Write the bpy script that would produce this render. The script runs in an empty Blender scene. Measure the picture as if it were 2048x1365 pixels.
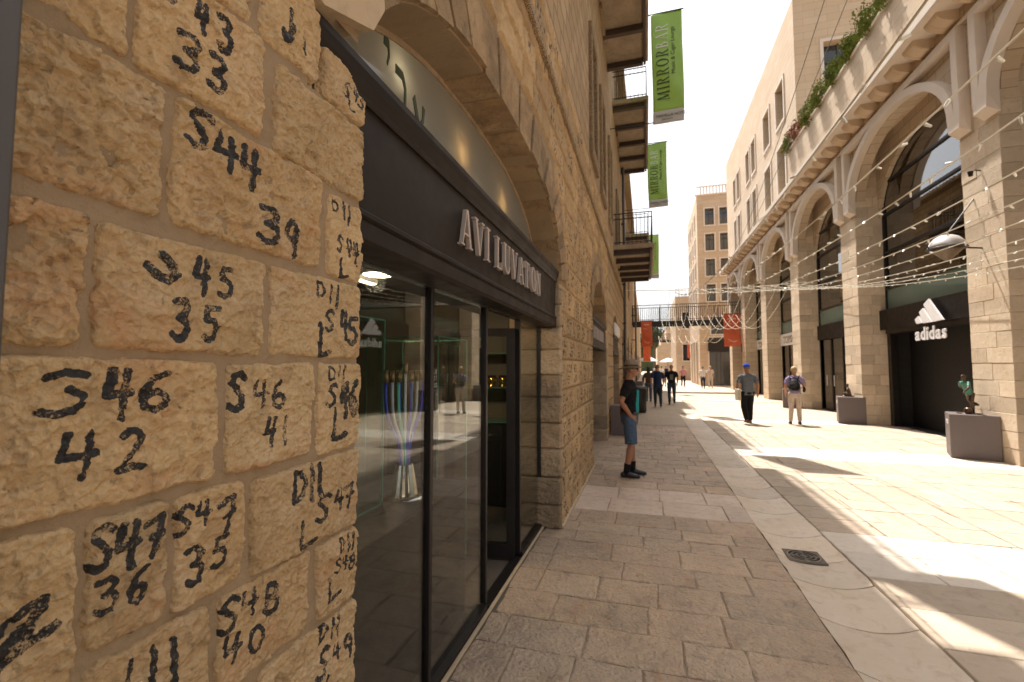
import bpy, math, random
import numpy as np
from mathutils import Vector, Matrix, Quaternion

random.seed(7)
RNG = np.random.default_rng(7)
R = math.radians
scene = bpy.context.scene
COL = scene.collection

# ------------------------------------------------------------------ camera
cam_data = bpy.data.cameras.new('camera')
cam = bpy.data.objects.new('camera', cam_data)
COL.objects.link(cam)
cam.location = (0, 0, 1.68)
cam.rotation_euler = (R(93.2), 0, R(16.4))
cam_data.sensor_width = 36
cam_data.lens = 16.0
cam_data.clip_start = 0.02
cam_data.clip_end = 2000
cam_data.dof.use_dof = True
cam_data.dof.focus_distance = 1.35
cam_data.dof.aperture_fstop = 5.0
scene.camera = cam

# ------------------------------------------------------------------ sky, sun, exposure
SUN_AZ, SUN_EL = R(25), R(66.5)              # azimuth from +Y towards -X
sun_dir = Vector((-math.sin(SUN_AZ)*math.cos(SUN_EL), math.cos(SUN_AZ)*math.cos(SUN_EL), math.sin(SUN_EL)))
world = bpy.data.worlds.new('World')
scene.world = world
world.use_nodes = True
wn = world.node_tree
wn.nodes.clear()
w_out = wn.nodes.new('ShaderNodeOutputWorld')
w_bg = wn.nodes.new('ShaderNodeBackground')
w_sky = wn.nodes.new('ShaderNodeTexSky')
w_hsv = wn.nodes.new('ShaderNodeHueSaturation')
w_mul = wn.nodes.new('ShaderNodeMixRGB')
w_sky.sky_type = 'NISHITA'
w_sky.sun_disc = False
w_sky.sun_elevation = SUN_EL
w_sky.sun_rotation = -SUN_AZ
w_sky.dust_density = 4.0
w_sky.air_density = 1.0
w_hsv.inputs['Saturation'].default_value = 0.22
w_mul.blend_type = 'MULTIPLY'
w_mul.inputs[0].default_value = 1.0
w_mul.inputs[2].default_value = (1.0, 0.985, 0.97, 1)
w_bg.inputs['Strength'].default_value = 0.13
wn.links.new(w_sky.outputs[0], w_hsv.inputs['Color'])
wn.links.new(w_hsv.outputs[0], w_mul.inputs[1])
wn.links.new(w_mul.outputs[0], w_bg.inputs['Color'])
wn.links.new(w_bg.outputs[0], w_out.inputs['Surface'])

sun_data = bpy.data.lights.new('sun', 'SUN')
sun_data.energy = 4.4
sun_data.angle = R(0.53)
sun_data.color = (1.0, 0.945, 0.87)
sun = bpy.data.objects.new('sun', sun_data)
COL.objects.link(sun)
sun.rotation_euler = (-sun_dir).to_track_quat('-Z', 'Y').to_euler()

scene.view_settings.view_transform = 'Standard'
scene.view_settings.look = 'None'
scene.view_settings.exposure = 1.0
scene.view_settings.gamma = 1.0
scene.view_settings.use_curve_mapping = False
scene.cycles.max_bounces = 8
scene.cycles.diffuse_bounces = 5
scene.cycles.transparent_max_bounces = 16
scene.cycles.caustics_reflective = False
scene.cycles.caustics_refractive = False

# ------------------------------------------------------------------ materials
def new_mat(name):
    m = bpy.data.materials.new(name)
    m.use_nodes = True
    nt = m.node_tree
    b = nt.nodes['Principled BSDF']
    return m, nt, b

def mathn(nt, op, a, b=None, c=None, clamp=False):
    n = nt.nodes.new('ShaderNodeMath'); n.operation = op; n.use_clamp = clamp
    for i, x in enumerate((a, b, c)):
        if x is None: continue
        if isinstance(x, (int, float)): n.inputs[i].default_value = x
        else: nt.links.new(x, n.inputs[i])
    return n.outputs[0]

def mixc(nt, fac, a, b, mode='MIX'):
    n = nt.nodes.new('ShaderNodeMixRGB'); n.blend_type = mode
    for i, x in enumerate((fac, a, b)):
        if isinstance(x, (int, float)): n.inputs[i].default_value = x
        elif isinstance(x, tuple): n.inputs[i].default_value = x + (1,) if len(x) == 3 else x
        else: nt.links.new(x, n.inputs[i])
    return n.outputs[0]

def noise(nt, vec, scale, detail=4, rough=0.55, dist=0.0):
    n = nt.nodes.new('ShaderNodeTexNoise')
    n.inputs['Scale'].default_value = scale
    n.inputs['Detail'].default_value = detail
    n.inputs['Roughness'].default_value = rough
    n.inputs['Distortion'].default_value = dist
    nt.links.new(vec, n.inputs['Vector'])
    return n.outputs['Fac']

def ramp(nt, fac, stops):
    n = nt.nodes.new('ShaderNodeValToRGB')
    cr = n.color_ramp
    while len(cr.elements) < len(stops): cr.elements.new(0.5)
    for e, (p, c) in zip(cr.elements, stops):
        e.position = p
        e.color = (c, c, c, 1) if isinstance(c, (int, float)) else tuple(c) + (1,)
    nt.links.new(fac, n.inputs[0])
    return n.outputs['Color']

def geo_pos(nt):
    return nt.nodes.new('ShaderNodeNewGeometry').outputs['Position']

def bump(nt, b, height, strength, dist):
    n = nt.nodes.new('ShaderNodeBump')
    n.inputs['Strength'].default_value = strength
    n.inputs['Distance'].default_value = dist
    nt.links.new(height, n.inputs['Height'])
    nt.links.new(n.outputs[0], b.inputs['Normal'])

def stone_mat(name, base, alt, dark, scale=1.0, bstr=0.5, bdist=0.01, rough=0.9, tint=0.25, paint=False, pits=True, spec=0.3, stain=0.0, polish=None, pitamt=0.45, peck=0):
    """Weathered stone: per-block tint, blotches, veins, pits, optional brushed paint."""
    m, nt, b = new_mat(name)
    pos = geo_pos(nt)
    n1 = noise(nt, pos, 2.2*scale, 5, 0.6)
    n2 = noise(nt, pos, 9*scale, 6, 0.65, 0.6)
    n3 = noise(nt, pos, 60*scale, 5, 0.7)
    col = mixc(nt, ramp(nt, n1, [(0.35, 0.0), (0.68, 1.0)]), base, alt)
    col = mixc(nt, mathn(nt, 'MULTIPLY', ramp(nt, n2, [(0.52, 0.0), (0.72, 1.0)]), 0.55), col, dark)
    oi = nt.nodes.new('ShaderNodeObjectInfo').outputs['Random']
    at = nt.nodes.new('ShaderNodeAttribute'); at.attribute_name = 'tint'
    rnd = mathn(nt, 'FRACT', mathn(nt, 'ADD', oi, at.outputs['Fac']))
    v = mathn(nt, 'ADD', mathn(nt, 'MULTIPLY', mathn(nt, 'SUBTRACT', rnd, 0.5), tint*1.6), 1.0)
    col = mixc(nt, 1.0, col, ramp(nt, mathn(nt, 'MULTIPLY', v, 0.5), [(0, 0.0), (1, (1.0, 1.0, 1.0))]), 'MULTIPLY')
    col = mixc(nt, 1.0, col, (2.0, 2.0, 2.0), 'MULTIPLY')
    # warm / cool shift from block to block
    rnd2 = mathn(nt, 'FRACT', mathn(nt, 'MULTIPLY', rnd, 7.31))
    col = mixc(nt, mathn(nt, 'MULTIPLY', rnd2, tint), col, mixc(nt, 1.0, col, (1.06, 0.9, 0.78), 'MULTIPLY'))
    if pits:
        speck = ramp(nt, n3, [(0.60, 0.0), (0.70, 1.0)])
        col = mixc(nt, mathn(nt, 'MULTIPLY', speck, pitamt), col, dark)
    if stain:
        n4 = noise(nt, pos, 1.3, 6, 0.7, 1.2)
        col = mixc(nt, mathn(nt, 'MULTIPLY', ramp(nt, n4, [(0.45, 0.0), (0.7, 1.0)]), stain), col, (0.10, 0.075, 0.055))
    h = mathn(nt, 'ADD', mathn(nt, 'MULTIPLY', n3, 0.45), n2)
    if peck:
        vo = nt.nodes.new('ShaderNodeTexVoronoi'); vo.inputs['Scale'].default_value = peck
        wv = nt.nodes.new('ShaderNodeVectorMath'); wv.operation = 'ADD'
        nn = nt.nodes.new('ShaderNodeTexNoise'); nn.inputs['Scale'].default_value = peck*0.5; nt.links.new(pos, nn.inputs['Vector'])
        sc = nt.nodes.new('ShaderNodeVectorMath'); sc.operation = 'SCALE'; sc.inputs['Scale'].default_value = 1.6/peck
        nt.links.new(nn.outputs['Color'], sc.inputs[0]); nt.links.new(pos, wv.inputs[0]); nt.links.new(sc.outputs[0], wv.inputs[1]); nt.links.new(wv.outputs[0], vo.inputs['Vector'])
        h = mathn(nt, 'ADD', h, mathn(nt, 'MULTIPLY', vo.outputs['Distance'], 0.55))
        # rust and pink iron stains, grey lichen specks: colour of the stone itself
        if polish is None: n5 = noise(nt, pos, 5.5, 4, 0.6, 0.8)
        else: n5 = mathn(nt, 'MULTIPLY', noise(nt, pos, 3.0, 4, 0.6, 0.8), 0.93)
        col = mixc(nt, mathn(nt, 'MULTIPLY', ramp(nt, n5, [(0.55, 0.0), (0.70, 1.0)]), 0.5), col, (0.50, 0.25, 0.12))
        n6 = noise(nt, pos, 7.3, 5, 0.65, 0.3)
        col = mixc(nt, mathn(nt, 'MULTIPLY', ramp(nt, n6, [(0.52, 0.0), (0.66, 1.0)]), 0.45), col, (0.62, 0.47, 0.30))
        n7 = noise(nt, pos, 48, 3, 0.5)
        col = mixc(nt, mathn(nt, 'MULTIPLY', ramp(nt, n7, [(0.69, 0.0), (0.74, 1.0)]), 0.55), col, (0.16, 0.14, 0.12))
    b.inputs['Roughness'].default_value = rough
    b.inputs['Specular IOR Level'].default_value = spec
    if paint:
        sd = nt.nodes.new('ShaderNodeAttribute'); sd.attribute_name = 'paint'
        ns = noise(nt, pos, 120, 3, 0.6)
        edge = mathn(nt, 'ADD', sd.outputs['Fac'], mathn(nt, 'MULTIPLY', mathn(nt, 'SUBTRACT', ns, 0.5), 0.0075))
        inside = mathn(nt, 'LESS_THAN', edge, 0.0)
        nb = noise(nt, pos, 210, 4, 0.75)
        nb2 = noise(nt, pos, 26, 3, 0.5)
        dry = mathn(nt, 'ADD', nb, mathn(nt, 'MULTIPLY', mathn(nt, 'SUBTRACT', nb2, 0.5), 0.75))
        cover = mathn(nt, 'MULTIPLY', inside, ramp(nt, dry, [(0.34, 0.15), (0.43, 1.0)]))
        pcol = mixc(nt, nb2, (0.012, 0.011, 0.011), (0.045, 0.042, 0.04))
        col = mixc(nt, cover, col, pcol)
        rr = mixc(nt, cover, (rough,)*3, (0.55,)*3)
        nt.links.new(rr, b.inputs['Roughness'])
    if polish is not None:
        nt.links.new(ramp(nt, n2, [(0.3, polish), (0.7, polish+0.28)]), b.inputs['Roughness'])
    nt.links.new(col, b.inputs['Base Color'])
    bump(nt, b, h, bstr, bdist)
    return m

def ashlar_mat(name, c1, c2, mortar, bw=0.6, rh=0.28, msize=0.012, rough=0.88, bstr=0.6, grain=40, offset=0.5):
    """Dressed stone in courses, laid out in world metres on walls facing X or Y, or on the ground."""
    m, nt, b = new_mat(name)
    g = nt.nodes.new('ShaderNodeNewGeometry')
    sp = nt.nodes.new('ShaderNodeSeparateXYZ'); nt.links.new(g.outputs['Position'], sp.inputs[0])
    sn = nt.nodes.new('ShaderNodeSeparateXYZ'); nt.links.new(g.outputs['True Normal'], sn.inputs[0])
    ax = mathn(nt, 'ABSOLUTE', sn.outputs[0]); az = mathn(nt, 'ABSOLUTE', sn.outputs[2])
    isx = mathn(nt, 'GREATER_THAN', ax, 0.6); isz = mathn(nt, 'GREATER_THAN', az, 0.6)
    def sel(f, a, c):
        return mathn(nt, 'ADD', mathn(nt, 'MULTIPLY', f, c), mathn(nt, 'MULTIPLY', mathn(nt, 'SUBTRACT', 1.0, f), a))
    u = sel(isx, sp.outputs[0], sp.outputs[1])
    v = sel(isz, sp.outputs[2], sp.outputs[1])
    u = sel(isz, u, sp.outputs[0])
    cv = nt.nodes.new('ShaderNodeCombineXYZ'); nt.links.new(u, cv.inputs[0]); nt.links.new(v, cv.inputs[1])
    br = nt.nodes.new('ShaderNodeTexBrick')
    nt.links.new(cv.outputs[0], br.inputs['Vector'])
    br.inputs['Scale'].default_value = 1.0
    br.inputs['Color1'].default_value = c1 + (1,); br.inputs['Color2'].default_value = c2 + (1,)
    br.inputs['Mortar'].default_value = mortar + (1,)
    br.inputs['Brick Width'].default_value = bw; br.inputs['Row Height'].default_value = rh
    br.inputs['Mortar Size'].default_value = msize; br.inputs['Mortar Smooth'].default_value = 0.3
    br.inputs['Bias'].default_value = 0.0
    br.offset = offset
    pos = g.outputs['Position']
    n1 = noise(nt, pos, 1.1, 5, 0.6); n2 = noise(nt, pos, grain, 5, 0.7)
    col = mixc(nt, 0.5, br.outputs['Color'], mixc(nt, n1, (0.78, 0.72, 0.66), (1.15, 1.12, 1.1)), 'MULTIPLY')
    col = mixc(nt, mathn(nt, 'MULTIPLY', ramp(nt, n2, [(0.55, 0.0), (0.75, 1.0)]), 0.3), col, mortar)
    nt.links.new(col, b.inputs['Base Color'])
    b.inputs['Roughness'].default_value = rough
    h = mathn(nt, 'SUBTRACT', mathn(nt, 'MULTIPLY', n2, 0.35), br.outputs['Fac'])
    bump(nt, b, h, bstr, 0.012)
    return m

def plain(name, col, rough=0.6, metal=0.0, var=0.12, vscale=8, bstr=0.0, spec=0.5, coat=0.0):
    m, nt, b = new_mat(name)
    pos = geo_pos(nt)
    n = noise(nt, pos, vscale, 5, 0.6)
    c = mixc(nt, n, tuple(max(0, x*(1-var*2)) for x in col), tuple(min(1, x*(1+var*2)) for x in col))
    nt.links.new(c, b.inputs['Base Color'])
    b.inputs['Roughness'].default_value = rough
    b.inputs['Metallic'].default_value = metal
    b.inputs['Specular IOR Level'].default_value = spec
    b.inputs['Coat Weight'].default_value = coat
    if bstr: bump(nt, b, noise(nt, pos, vscale*12, 4, 0.7), bstr, 0.01)
    nr = noise(nt, pos, vscale*3, 4, 0.6)
    nt.links.new(ramp(nt, nr, [(0.3, max(0.02, rough-0.08)), (0.7, min(1, rough+0.08))]), b.inputs['Roughness'])
    return m

def glass_mat(name, tint=(0.92, 0.95, 0.93), ior=1.5, gain=1.7, rough=0.0, add=0.0):
    m, nt, b = new_mat(name)
    nt.nodes.remove(b)
    out = nt.nodes['Material Output']
    tr = nt.nodes.new('ShaderNodeBsdfTransparent'); tr.inputs[0].default_value = tint + (1,)
    gl = nt.nodes.new('ShaderNodeBsdfGlossy'); gl.inputs['Roughness'].default_value = rough
    lw = nt.nodes.new('ShaderNodeLayerWeight'); lw.inputs['Blend'].default_value = 0.5
    r0 = ((ior-1)/(ior+1))**2
    sch = mathn(nt, 'MULTIPLY_ADD', mathn(nt, 'POWER', lw.outputs['Facing'], 5.0), 1-r0, r0)
    f = mathn(nt, 'MULTIPLY_ADD', sch, gain, add, clamp=True)
    mx = nt.nodes.new('ShaderNodeMixShader')
    nt.links.new(f, mx.inputs[0]); nt.links.new(tr.outputs[0], mx.inputs[1]); nt.links.new(gl.outputs[0], mx.inputs[2])
    nt.links.new(mx.outputs[0], out.inputs[0])
    return m

def frosted_mat(name, col):
    m, nt, b = new_mat(name)
    nt.nodes.remove(b)
    out = nt.nodes['Material Output']
    tl = nt.nodes.new('ShaderNodeBsdfTranslucent'); tl.inputs[0].default_value = col + (1,)
    df = nt.nodes.new('ShaderNodeBsdfDiffuse'); df.inputs[0].default_value = tuple(x*0.6 for x in col) + (1,)
    gl = nt.nodes.new('ShaderNodeBsdfGlossy'); gl.inputs['Roughness'].default_value = 0.03
    m1 = nt.nodes.new('ShaderNodeMixShader'); m1.inputs[0].default_value = 0.55
    m2 = nt.nodes.new('ShaderNodeMixShader')
    fr = nt.nodes.new('ShaderNodeFresnel'); fr.inputs[0].default_value = 1.5
    nt.links.new(tl.outputs[0], m1.inputs[1]); nt.links.new(df.outputs[0], m1.inputs[2])
    nt.links.new(fr.outputs[0], m2.inputs[0]); nt.links.new(m1.outputs[0], m2.inputs[1]); nt.links.new(gl.outputs[0], m2.inputs[2])
    nt.links.new(m2.outputs[0], out.inputs[0])
    return m

def emit_mat(name, col, strength):
    m, nt, b = new_mat(name)
    b.inputs['Base Color'].default_value = col + (1,)
    b.inputs['Emission Color'].default_value = col + (1,)
    b.inputs['Emission Strength'].default_value = strength
    return m

M = {}
M['stone'] = stone_mat('hammered limestone', (0.57, 0.41, 0.225), (0.49, 0.335, 0.17), (0.27, 0.185, 0.105), 1.0, 1.0, 0.012, 0.93, 0.16, paint=True, peck=75, pitamt=0.3)
M['mortar'] = stone_mat('sand mortar', (0.35, 0.255, 0.155), (0.30, 0.215, 0.13), (0.23, 0.165, 0.10), 1.5, 0.9, 0.008, 0.95, 0.05)
M['wallstone'] = stone_mat('weathered wall limestone', (0.52, 0.37, 0.205), (0.43, 0.29, 0.15), (0.25, 0.175, 0.105), 1.6, 0.9, 0.02, 0.93, 0.22, paint=True, pitamt=0.3)
M['archstone'] = stone_mat('stained arch limestone', (0.50, 0.36, 0.21), (0.40, 0.27, 0.145), (0.16, 0.12, 0.08), 1.8, 1.2, 0.03, 0.92, 0.3, stain=0.75)
M['springer'] = stone_mat('pale dressed limestone', (0.56, 0.44, 0.29), (0.52, 0.39, 0.25), (0.34, 0.25, 0.16), 1.2, 0.4, 0.006, 0.9, 0.1)
M['jambstone'] = stone_mat('jamb limestone', (0.46, 0.35, 0.235), (0.38, 0.28, 0.18), (0.17, 0.125, 0.09), 1.8, 0.9, 0.012, 0.92, 0.3, stain=0.4)
M['lmortarwall'] = ashlar_mat('far rubble wall', (0.50, 0.36, 0.20), (0.38, 0.26, 0.14), (0.23, 0.165, 0.10), 0.42, 0.28, 0.02, 0.93, 1.0, 22)
M['pave'] = stone_mat('worn walkway slab', (0.58, 0.44, 0.315), (0.49, 0.365, 0.26), (0.22, 0.155, 0.11), 1.0, 1.0, 0.02, 0.5, 0.19, stain=0.24, peck=38, spec=0.45, polish=0.34, pitamt=0.75)
M['paveband'] = stone_mat('pale band slab', (0.66, 0.53, 0.42), (0.58, 0.455, 0.355), (0.34, 0.26, 0.195), 1.2, 0.8, 0.015, 0.5, 0.15, spec=0.45, polish=0.38)
M['gutter'] = stone_mat('cream gutter limestone', (0.68, 0.575, 0.46), (0.63, 0.52, 0.39), (0.42, 0.30, 0.20), 1.0, 0.5, 0.010, 0.5, 0.14, spec=0.45, polish=0.34, pitamt=0.3)
M['street'] = stone_mat('sunlit street slab', (0.48, 0.395, 0.305), (0.43, 0.345, 0.26), (0.30, 0.225, 0.16), 1.0, 0.8, 0.014, 0.75, 0.13, spec=0.3, polish=0.55, pitamt=0.5)
M['streetband'] = stone_mat('white band slab', (0.66, 0.585, 0.50), (0.62, 0.54, 0.45), (0.46, 0.375, 0.29), 1.6, 0.3, 0.006, 0.75, 0.08, spec=0.3, polish=0.5)
M['joint'] = plain('joint grout', (0.36, 0.28, 0.205), 0.95, 0, 0.15, 6, 0.3)
M['farpave'] = ashlar_mat('far paving', (0.54, 0.45, 0.345), (0.49, 0.40, 0.30), (0.34, 0.265, 0.20), 0.75, 0.42, 0.006, 0.8, 0.3, 30)
M['pier'] = stone_mat('sawn pier limestone', (0.67, 0.56, 0.43), (0.61, 0.495, 0.36), (0.45, 0.345, 0.24), 1.3, 0.8, 0.015, 0.9, 0.2)
M['pierash'] = ashlar_mat('coursed pier limestone', (0.66, 0.545, 0.41), (0.58, 0.46, 0.325), (0.40, 0.31, 0.215), 0.55, 0.285, 0.01, 0.9, 0.7, 30)
M['hotel'] = ashlar_mat('hotel limestone', (0.66, 0.535, 0.40), (0.61, 0.475, 0.335), (0.46, 0.35, 0.24), 0.85, 0.3, 0.008, 0.9, 0.4, 24)
M['trim'] = plain('dressed white limestone', (0.74, 0.65, 0.56), 0.85, 0, 0.05, 3, 0.15, 0.3)
M['block'] = ashlar_mat('far block limestone', (0.62, 0.49, 0.36), (0.56, 0.43, 0.30), (0.42, 0.31, 0.215), 1.0, 0.35, 0.01, 0.9, 0.4, 18)
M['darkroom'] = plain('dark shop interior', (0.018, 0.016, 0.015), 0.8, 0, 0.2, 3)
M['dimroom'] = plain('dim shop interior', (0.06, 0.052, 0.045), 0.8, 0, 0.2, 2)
M['bronze'] = plain('dark bronze fascia', (0.020, 0.0145, 0.0115), 0.5, 0.0, 0.2, 2.5, 0.04, 0.22)
M['frame'] = plain('dark steel frame', (0.022, 0.018, 0.016), 0.38, 0.4, 0.12, 4, 0.0, 0.5)
M['letter'] = plain('brushed rose metal', (0.62, 0.52, 0.45), 0.38, 0.45, 0.05, 20)
M['acryl'] = plain('clear letter edge', (0.55, 0.50, 0.47), 0.2, 0.1, 0.05, 20)
M['glass'] = glass_mat('shop glass', (0.90, 0.92, 0.89), 1.5, 1.5)
M['glassR'] = glass_mat('tinted arcade glass', (0.55, 0.57, 0.58), 1.6, 1.6, 0.0, 0.12)
M['glassgreen'] = plain('green back painted glass', (0.13, 0.20, 0.17), 0.1, 0, 0.05, 2, 0, 0.7)
M['glassedge'] = plain('green glass edge', (0.12, 0.30, 0.23), 0.15, 0, 0.1, 8)
M['frost'] = frosted_mat('frosted tympanum glass', (0.64, 0.625, 0.54))
M['winglass'] = plain('window glass', (0.04, 0.05, 0.06), 0.05, 0, 0.3, 1, 0, 0.9)
M['curtain'] = plain('grey curtain', (0.25, 0.26, 0.27), 0.8, 0, 0.1, 6)
M['hebrew'] = plain('dark green vinyl letters', (0.05, 0.075, 0.05), 0.5)
M['concrete'] = stone_mat('board marked concrete', (0.38, 0.30, 0.21), (0.30, 0.235, 0.165), (0.15, 0.115, 0.08), 2.0, 0.5, 0.01, 0.9, 0.1, stain=0.35)
M['beam'] = plain('rusty brown steel', (0.075, 0.050, 0.036), 0.7, 0.1, 0.25, 5, 0.1)
M['rail'] = plain('dark railing paint', (0.03, 0.028, 0.027), 0.5, 0.3, 0.1, 5)
M['pipe'] = plain('dull zinc pipe', (0.10, 0.10, 0.095), 0.5, 0.3, 0.15, 4)
M['post'] = plain('grey painted steel', (0.085, 0.08, 0.078), 0.5, 0.2, 0.08, 3)
M['plinth'] = plain('taupe painted steel', (0.145, 0.115, 0.11), 0.55, 0.05, 0.05, 3, 0.02)
M['plaque'] = plain('white plaque', (0.72, 0.70, 0.68), 0.5)
M['white'] = plain('white sign paint', (0.82, 0.80, 0.80), 0.5, 0, 0.03)
M['black'] = plain('black satin', (0.012, 0.011, 0.011), 0.55, 0, 0.1)
M['lampmetal'] = plain('spun aluminium', (0.66, 0.63, 0.61), 0.35, 0.3, 0.06, 12)
M['mesh'] = plain('perforated bronze cone', (0.16, 0.12, 0.085), 0.5, 0.5, 0.3, 40)
M['cable'] = plain('cream cable', (0.62, 0.56, 0.44), 0.6, 0, 0.05)
M['wire'] = plain('dark wire', (0.10, 0.085, 0.07), 0.6, 0.2)
M['bulb'] = plain('warm white bulb', (0.85, 0.82, 0.72), 0.25, 0, 0.03)
M['bronzestat'] = plain('statue bronze', (0.10, 0.065, 0.042), 0.32, 0.75, 0.25, 14)
M['greenstat'] = plain('green patina bronze', (0.045, 0.16, 0.115), 0.45, 0.3, 0.2, 14)
M['gold'] = plain('polished gold', (0.85, 0.55, 0.18), 0.15, 1.0, 0.05)
M['silver'] = plain('polished silver', (0.80, 0.77, 0.73), 0.12, 1.0, 0.04)
M['tubeblue'] = plain('cobalt glass tube', (0.05, 0.07, 0.75), 0.08, 0, 0.1, 8, 0, 0.8)  # glow of the tubes is put into bright colours, no emission
M['tubeteal'] = plain('teal glass tube', (0.12, 0.62, 0.56), 0.08, 0, 0.1, 8, 0, 0.8)
M['tubeclear'] = plain('pale glass tube', (0.70, 0.74, 0.78), 0.08, 0, 0.1, 8, 0, 0.8)
M['brass'] = plain('dull brass', (0.36, 0.27, 0.15), 0.35, 0.8, 0.1)
M['woodfloor'] = plain('shop stone floor', (0.14, 0.115, 0.09), 0.35, 0, 0.15, 3)
M['beige'] = plain('beige wall paint', (0.22, 0.185, 0.135), 0.8, 0, 0.05, 1)
M['bannergreen'] = plain('lime banner vinyl', (0.31, 0.50, 0.075), 0.4, 0, 0.08, 2.5, 0, 0.6)
M['bannerdark'] = plain('banner dark print', (0.035, 0.05, 0.02), 0.5)
M['bannerlight'] = plain('banner pale print', (0.72, 0.74, 0.62), 0.5)
M['bannergrey'] = plain('banner grey strip', (0.52, 0.49, 0.46), 0.5, 0, 0.04)
M['bannerorange'] = plain('orange banner vinyl', (0.62, 0.115, 0.04), 0.5, 0, 0.08, 3)
M['bannerpink'] = plain('banner orange print', (0.80, 0.42, 0.32), 0.5)
M['bannerteal'] = plain('teal banner strip', (0.10, 0.34, 0.32), 0.5)
M['leaf'] = plain('shrub leaf', (0.155, 0.185, 0.04), 0.9, 0, 0.4, 30, 0, 0.05)
M['leaf2'] = plain('rust leaf', (0.26, 0.085, 0.04), 0.6, 0, 0.3, 30, 0, 0.3)
M['leaf3'] = plain('pine leaf', (0.055, 0.075, 0.03), 0.7, 0, 0.35, 12, 0, 0.2)
M['bark'] = plain('bark', (0.10, 0.07, 0.045), 0.9, 0, 0.2, 10, 0.4)
M['rooftile'] = plain('clay roof tile', (0.30, 0.15, 0.085), 0.85, 0, 0.2, 6, 0.3)
M['iron'] = plain('cast iron', (0.15, 0.125, 0.10), 0.55, 0.5, 0.2, 20, 0.1)
M['slotdark'] = plain('painted slot dark', (0.01, 0.009, 0.008), 0.9)
M['lampglow'] = emit_mat('lit lamp diffuser', (1.0, 0.80, 0.55), 9.0)
M['lampwarm'] = emit_mat('warm wall lamp', (1.0, 0.58, 0.25), 70.0)
M['lamppale'] = emit_mat('pale wall lamp', (1.0, 0.86, 0.66), 60.0)
M['skin'] = plain('skin', (0.47, 0.235, 0.145), 0.55, 0, 0.06, 12, 0, 0.4)
M['skin2'] = plain('tanned skin', (0.36, 0.17, 0.10), 0.55, 0, 0.06, 12, 0, 0.4)
M['hairdark'] = plain('dark hair', (0.02, 0.014, 0.011), 0.6, 0, 0.3, 60, 0.3)
M['hairblond'] = plain('sandy hair', (0.42, 0.29, 0.15), 0.6, 0, 0.25, 60, 0.3)
M['hairgrey'] = plain('short grey hair', (0.16, 0.12, 0.09), 0.7, 0, 0.25, 60, 0.3)
def cloth(name, c, rough=0.9):
    m = plain(name, c, rough, 0, 0.14, 14, 0.0, 0.2)
    nt = m.node_tree; pos = geo_pos(nt)
    f = mathn(nt, 'ADD', noise(nt, pos, 11, 3, 0.5, 1.5), mathn(nt, 'MULTIPLY', noise(nt, pos, 170, 3, 0.6), 0.06))
    bump(nt, nt.nodes['Principled BSDF'], f, 0.8, 0.05)      # folds and weave
    return m
M['c_black'] = cloth('black cotton', (0.012, 0.011, 0.012))
M['c_teal'] = cloth('teal print', (0.025, 0.27, 0.29))
M['c_pale'] = cloth('pale print', (0.45, 0.48, 0.42))
M['c_denim'] = cloth('blue denim', (0.075, 0.115, 0.18))
M['c_jean'] = cloth('dark jeans', (0.03, 0.045, 0.07))
M['c_navy'] = cloth('navy cotton', (0.018, 0.032, 0.075))
M['c_grey'] = cloth('slate cotton', (0.14, 0.15, 0.17))
M['c_lav'] = cloth('lavender cotton', (0.30, 0.24, 0.40))
M['c_cream'] = cloth('cream patterned linen', (0.56, 0.47, 0.37))
M['c_blue'] = cloth('royal blue cap', (0.03, 0.075, 0.45))
M['c_hat'] = cloth('taupe felt', (0.26, 0.205, 0.145))
M['c_hatband'] = cloth('dark hat band', (0.10, 0.075, 0.05))
M['c_canvas'] = cloth('canvas tote', (0.58, 0.49, 0.36))
M['c_brown'] = cloth('brown knit', (0.09, 0.06, 0.04))
M['c_white'] = cloth('white cotton', (0.70, 0.69, 0.68))
M['c_pink'] = cloth('pink cotton', (0.48, 0.22, 0.24))
M['shoe'] = plain('black shoe leather', (0.014, 0.013, 0.013), 0.5, 0, 0.1)
M['sandal'] = plain('brown leather', (0.16, 0.085, 0.05), 0.6)
M['lens'] = plain('dark sunglass lens', (0.01, 0.01, 0.012), 0.08, 0, 0.0, 1, 0, 0.8)
# ripples of a printed linen: small lavender flowers
def _linen():
    m = M['c_cream']; nt = m.node_tree; b = nt.nodes['Principled BSDF']
    n = noise(nt, geo_pos(nt), 42, 2, 0.5)
    nt.links.new(mixc(nt, ramp(nt, n, [(0.56, 0.0), (0.62, 1.0)]), (0.60, 0.50, 0.40), (0.34, 0.24, 0.28)), b.inputs['Base Color'])
_linen()

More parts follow.
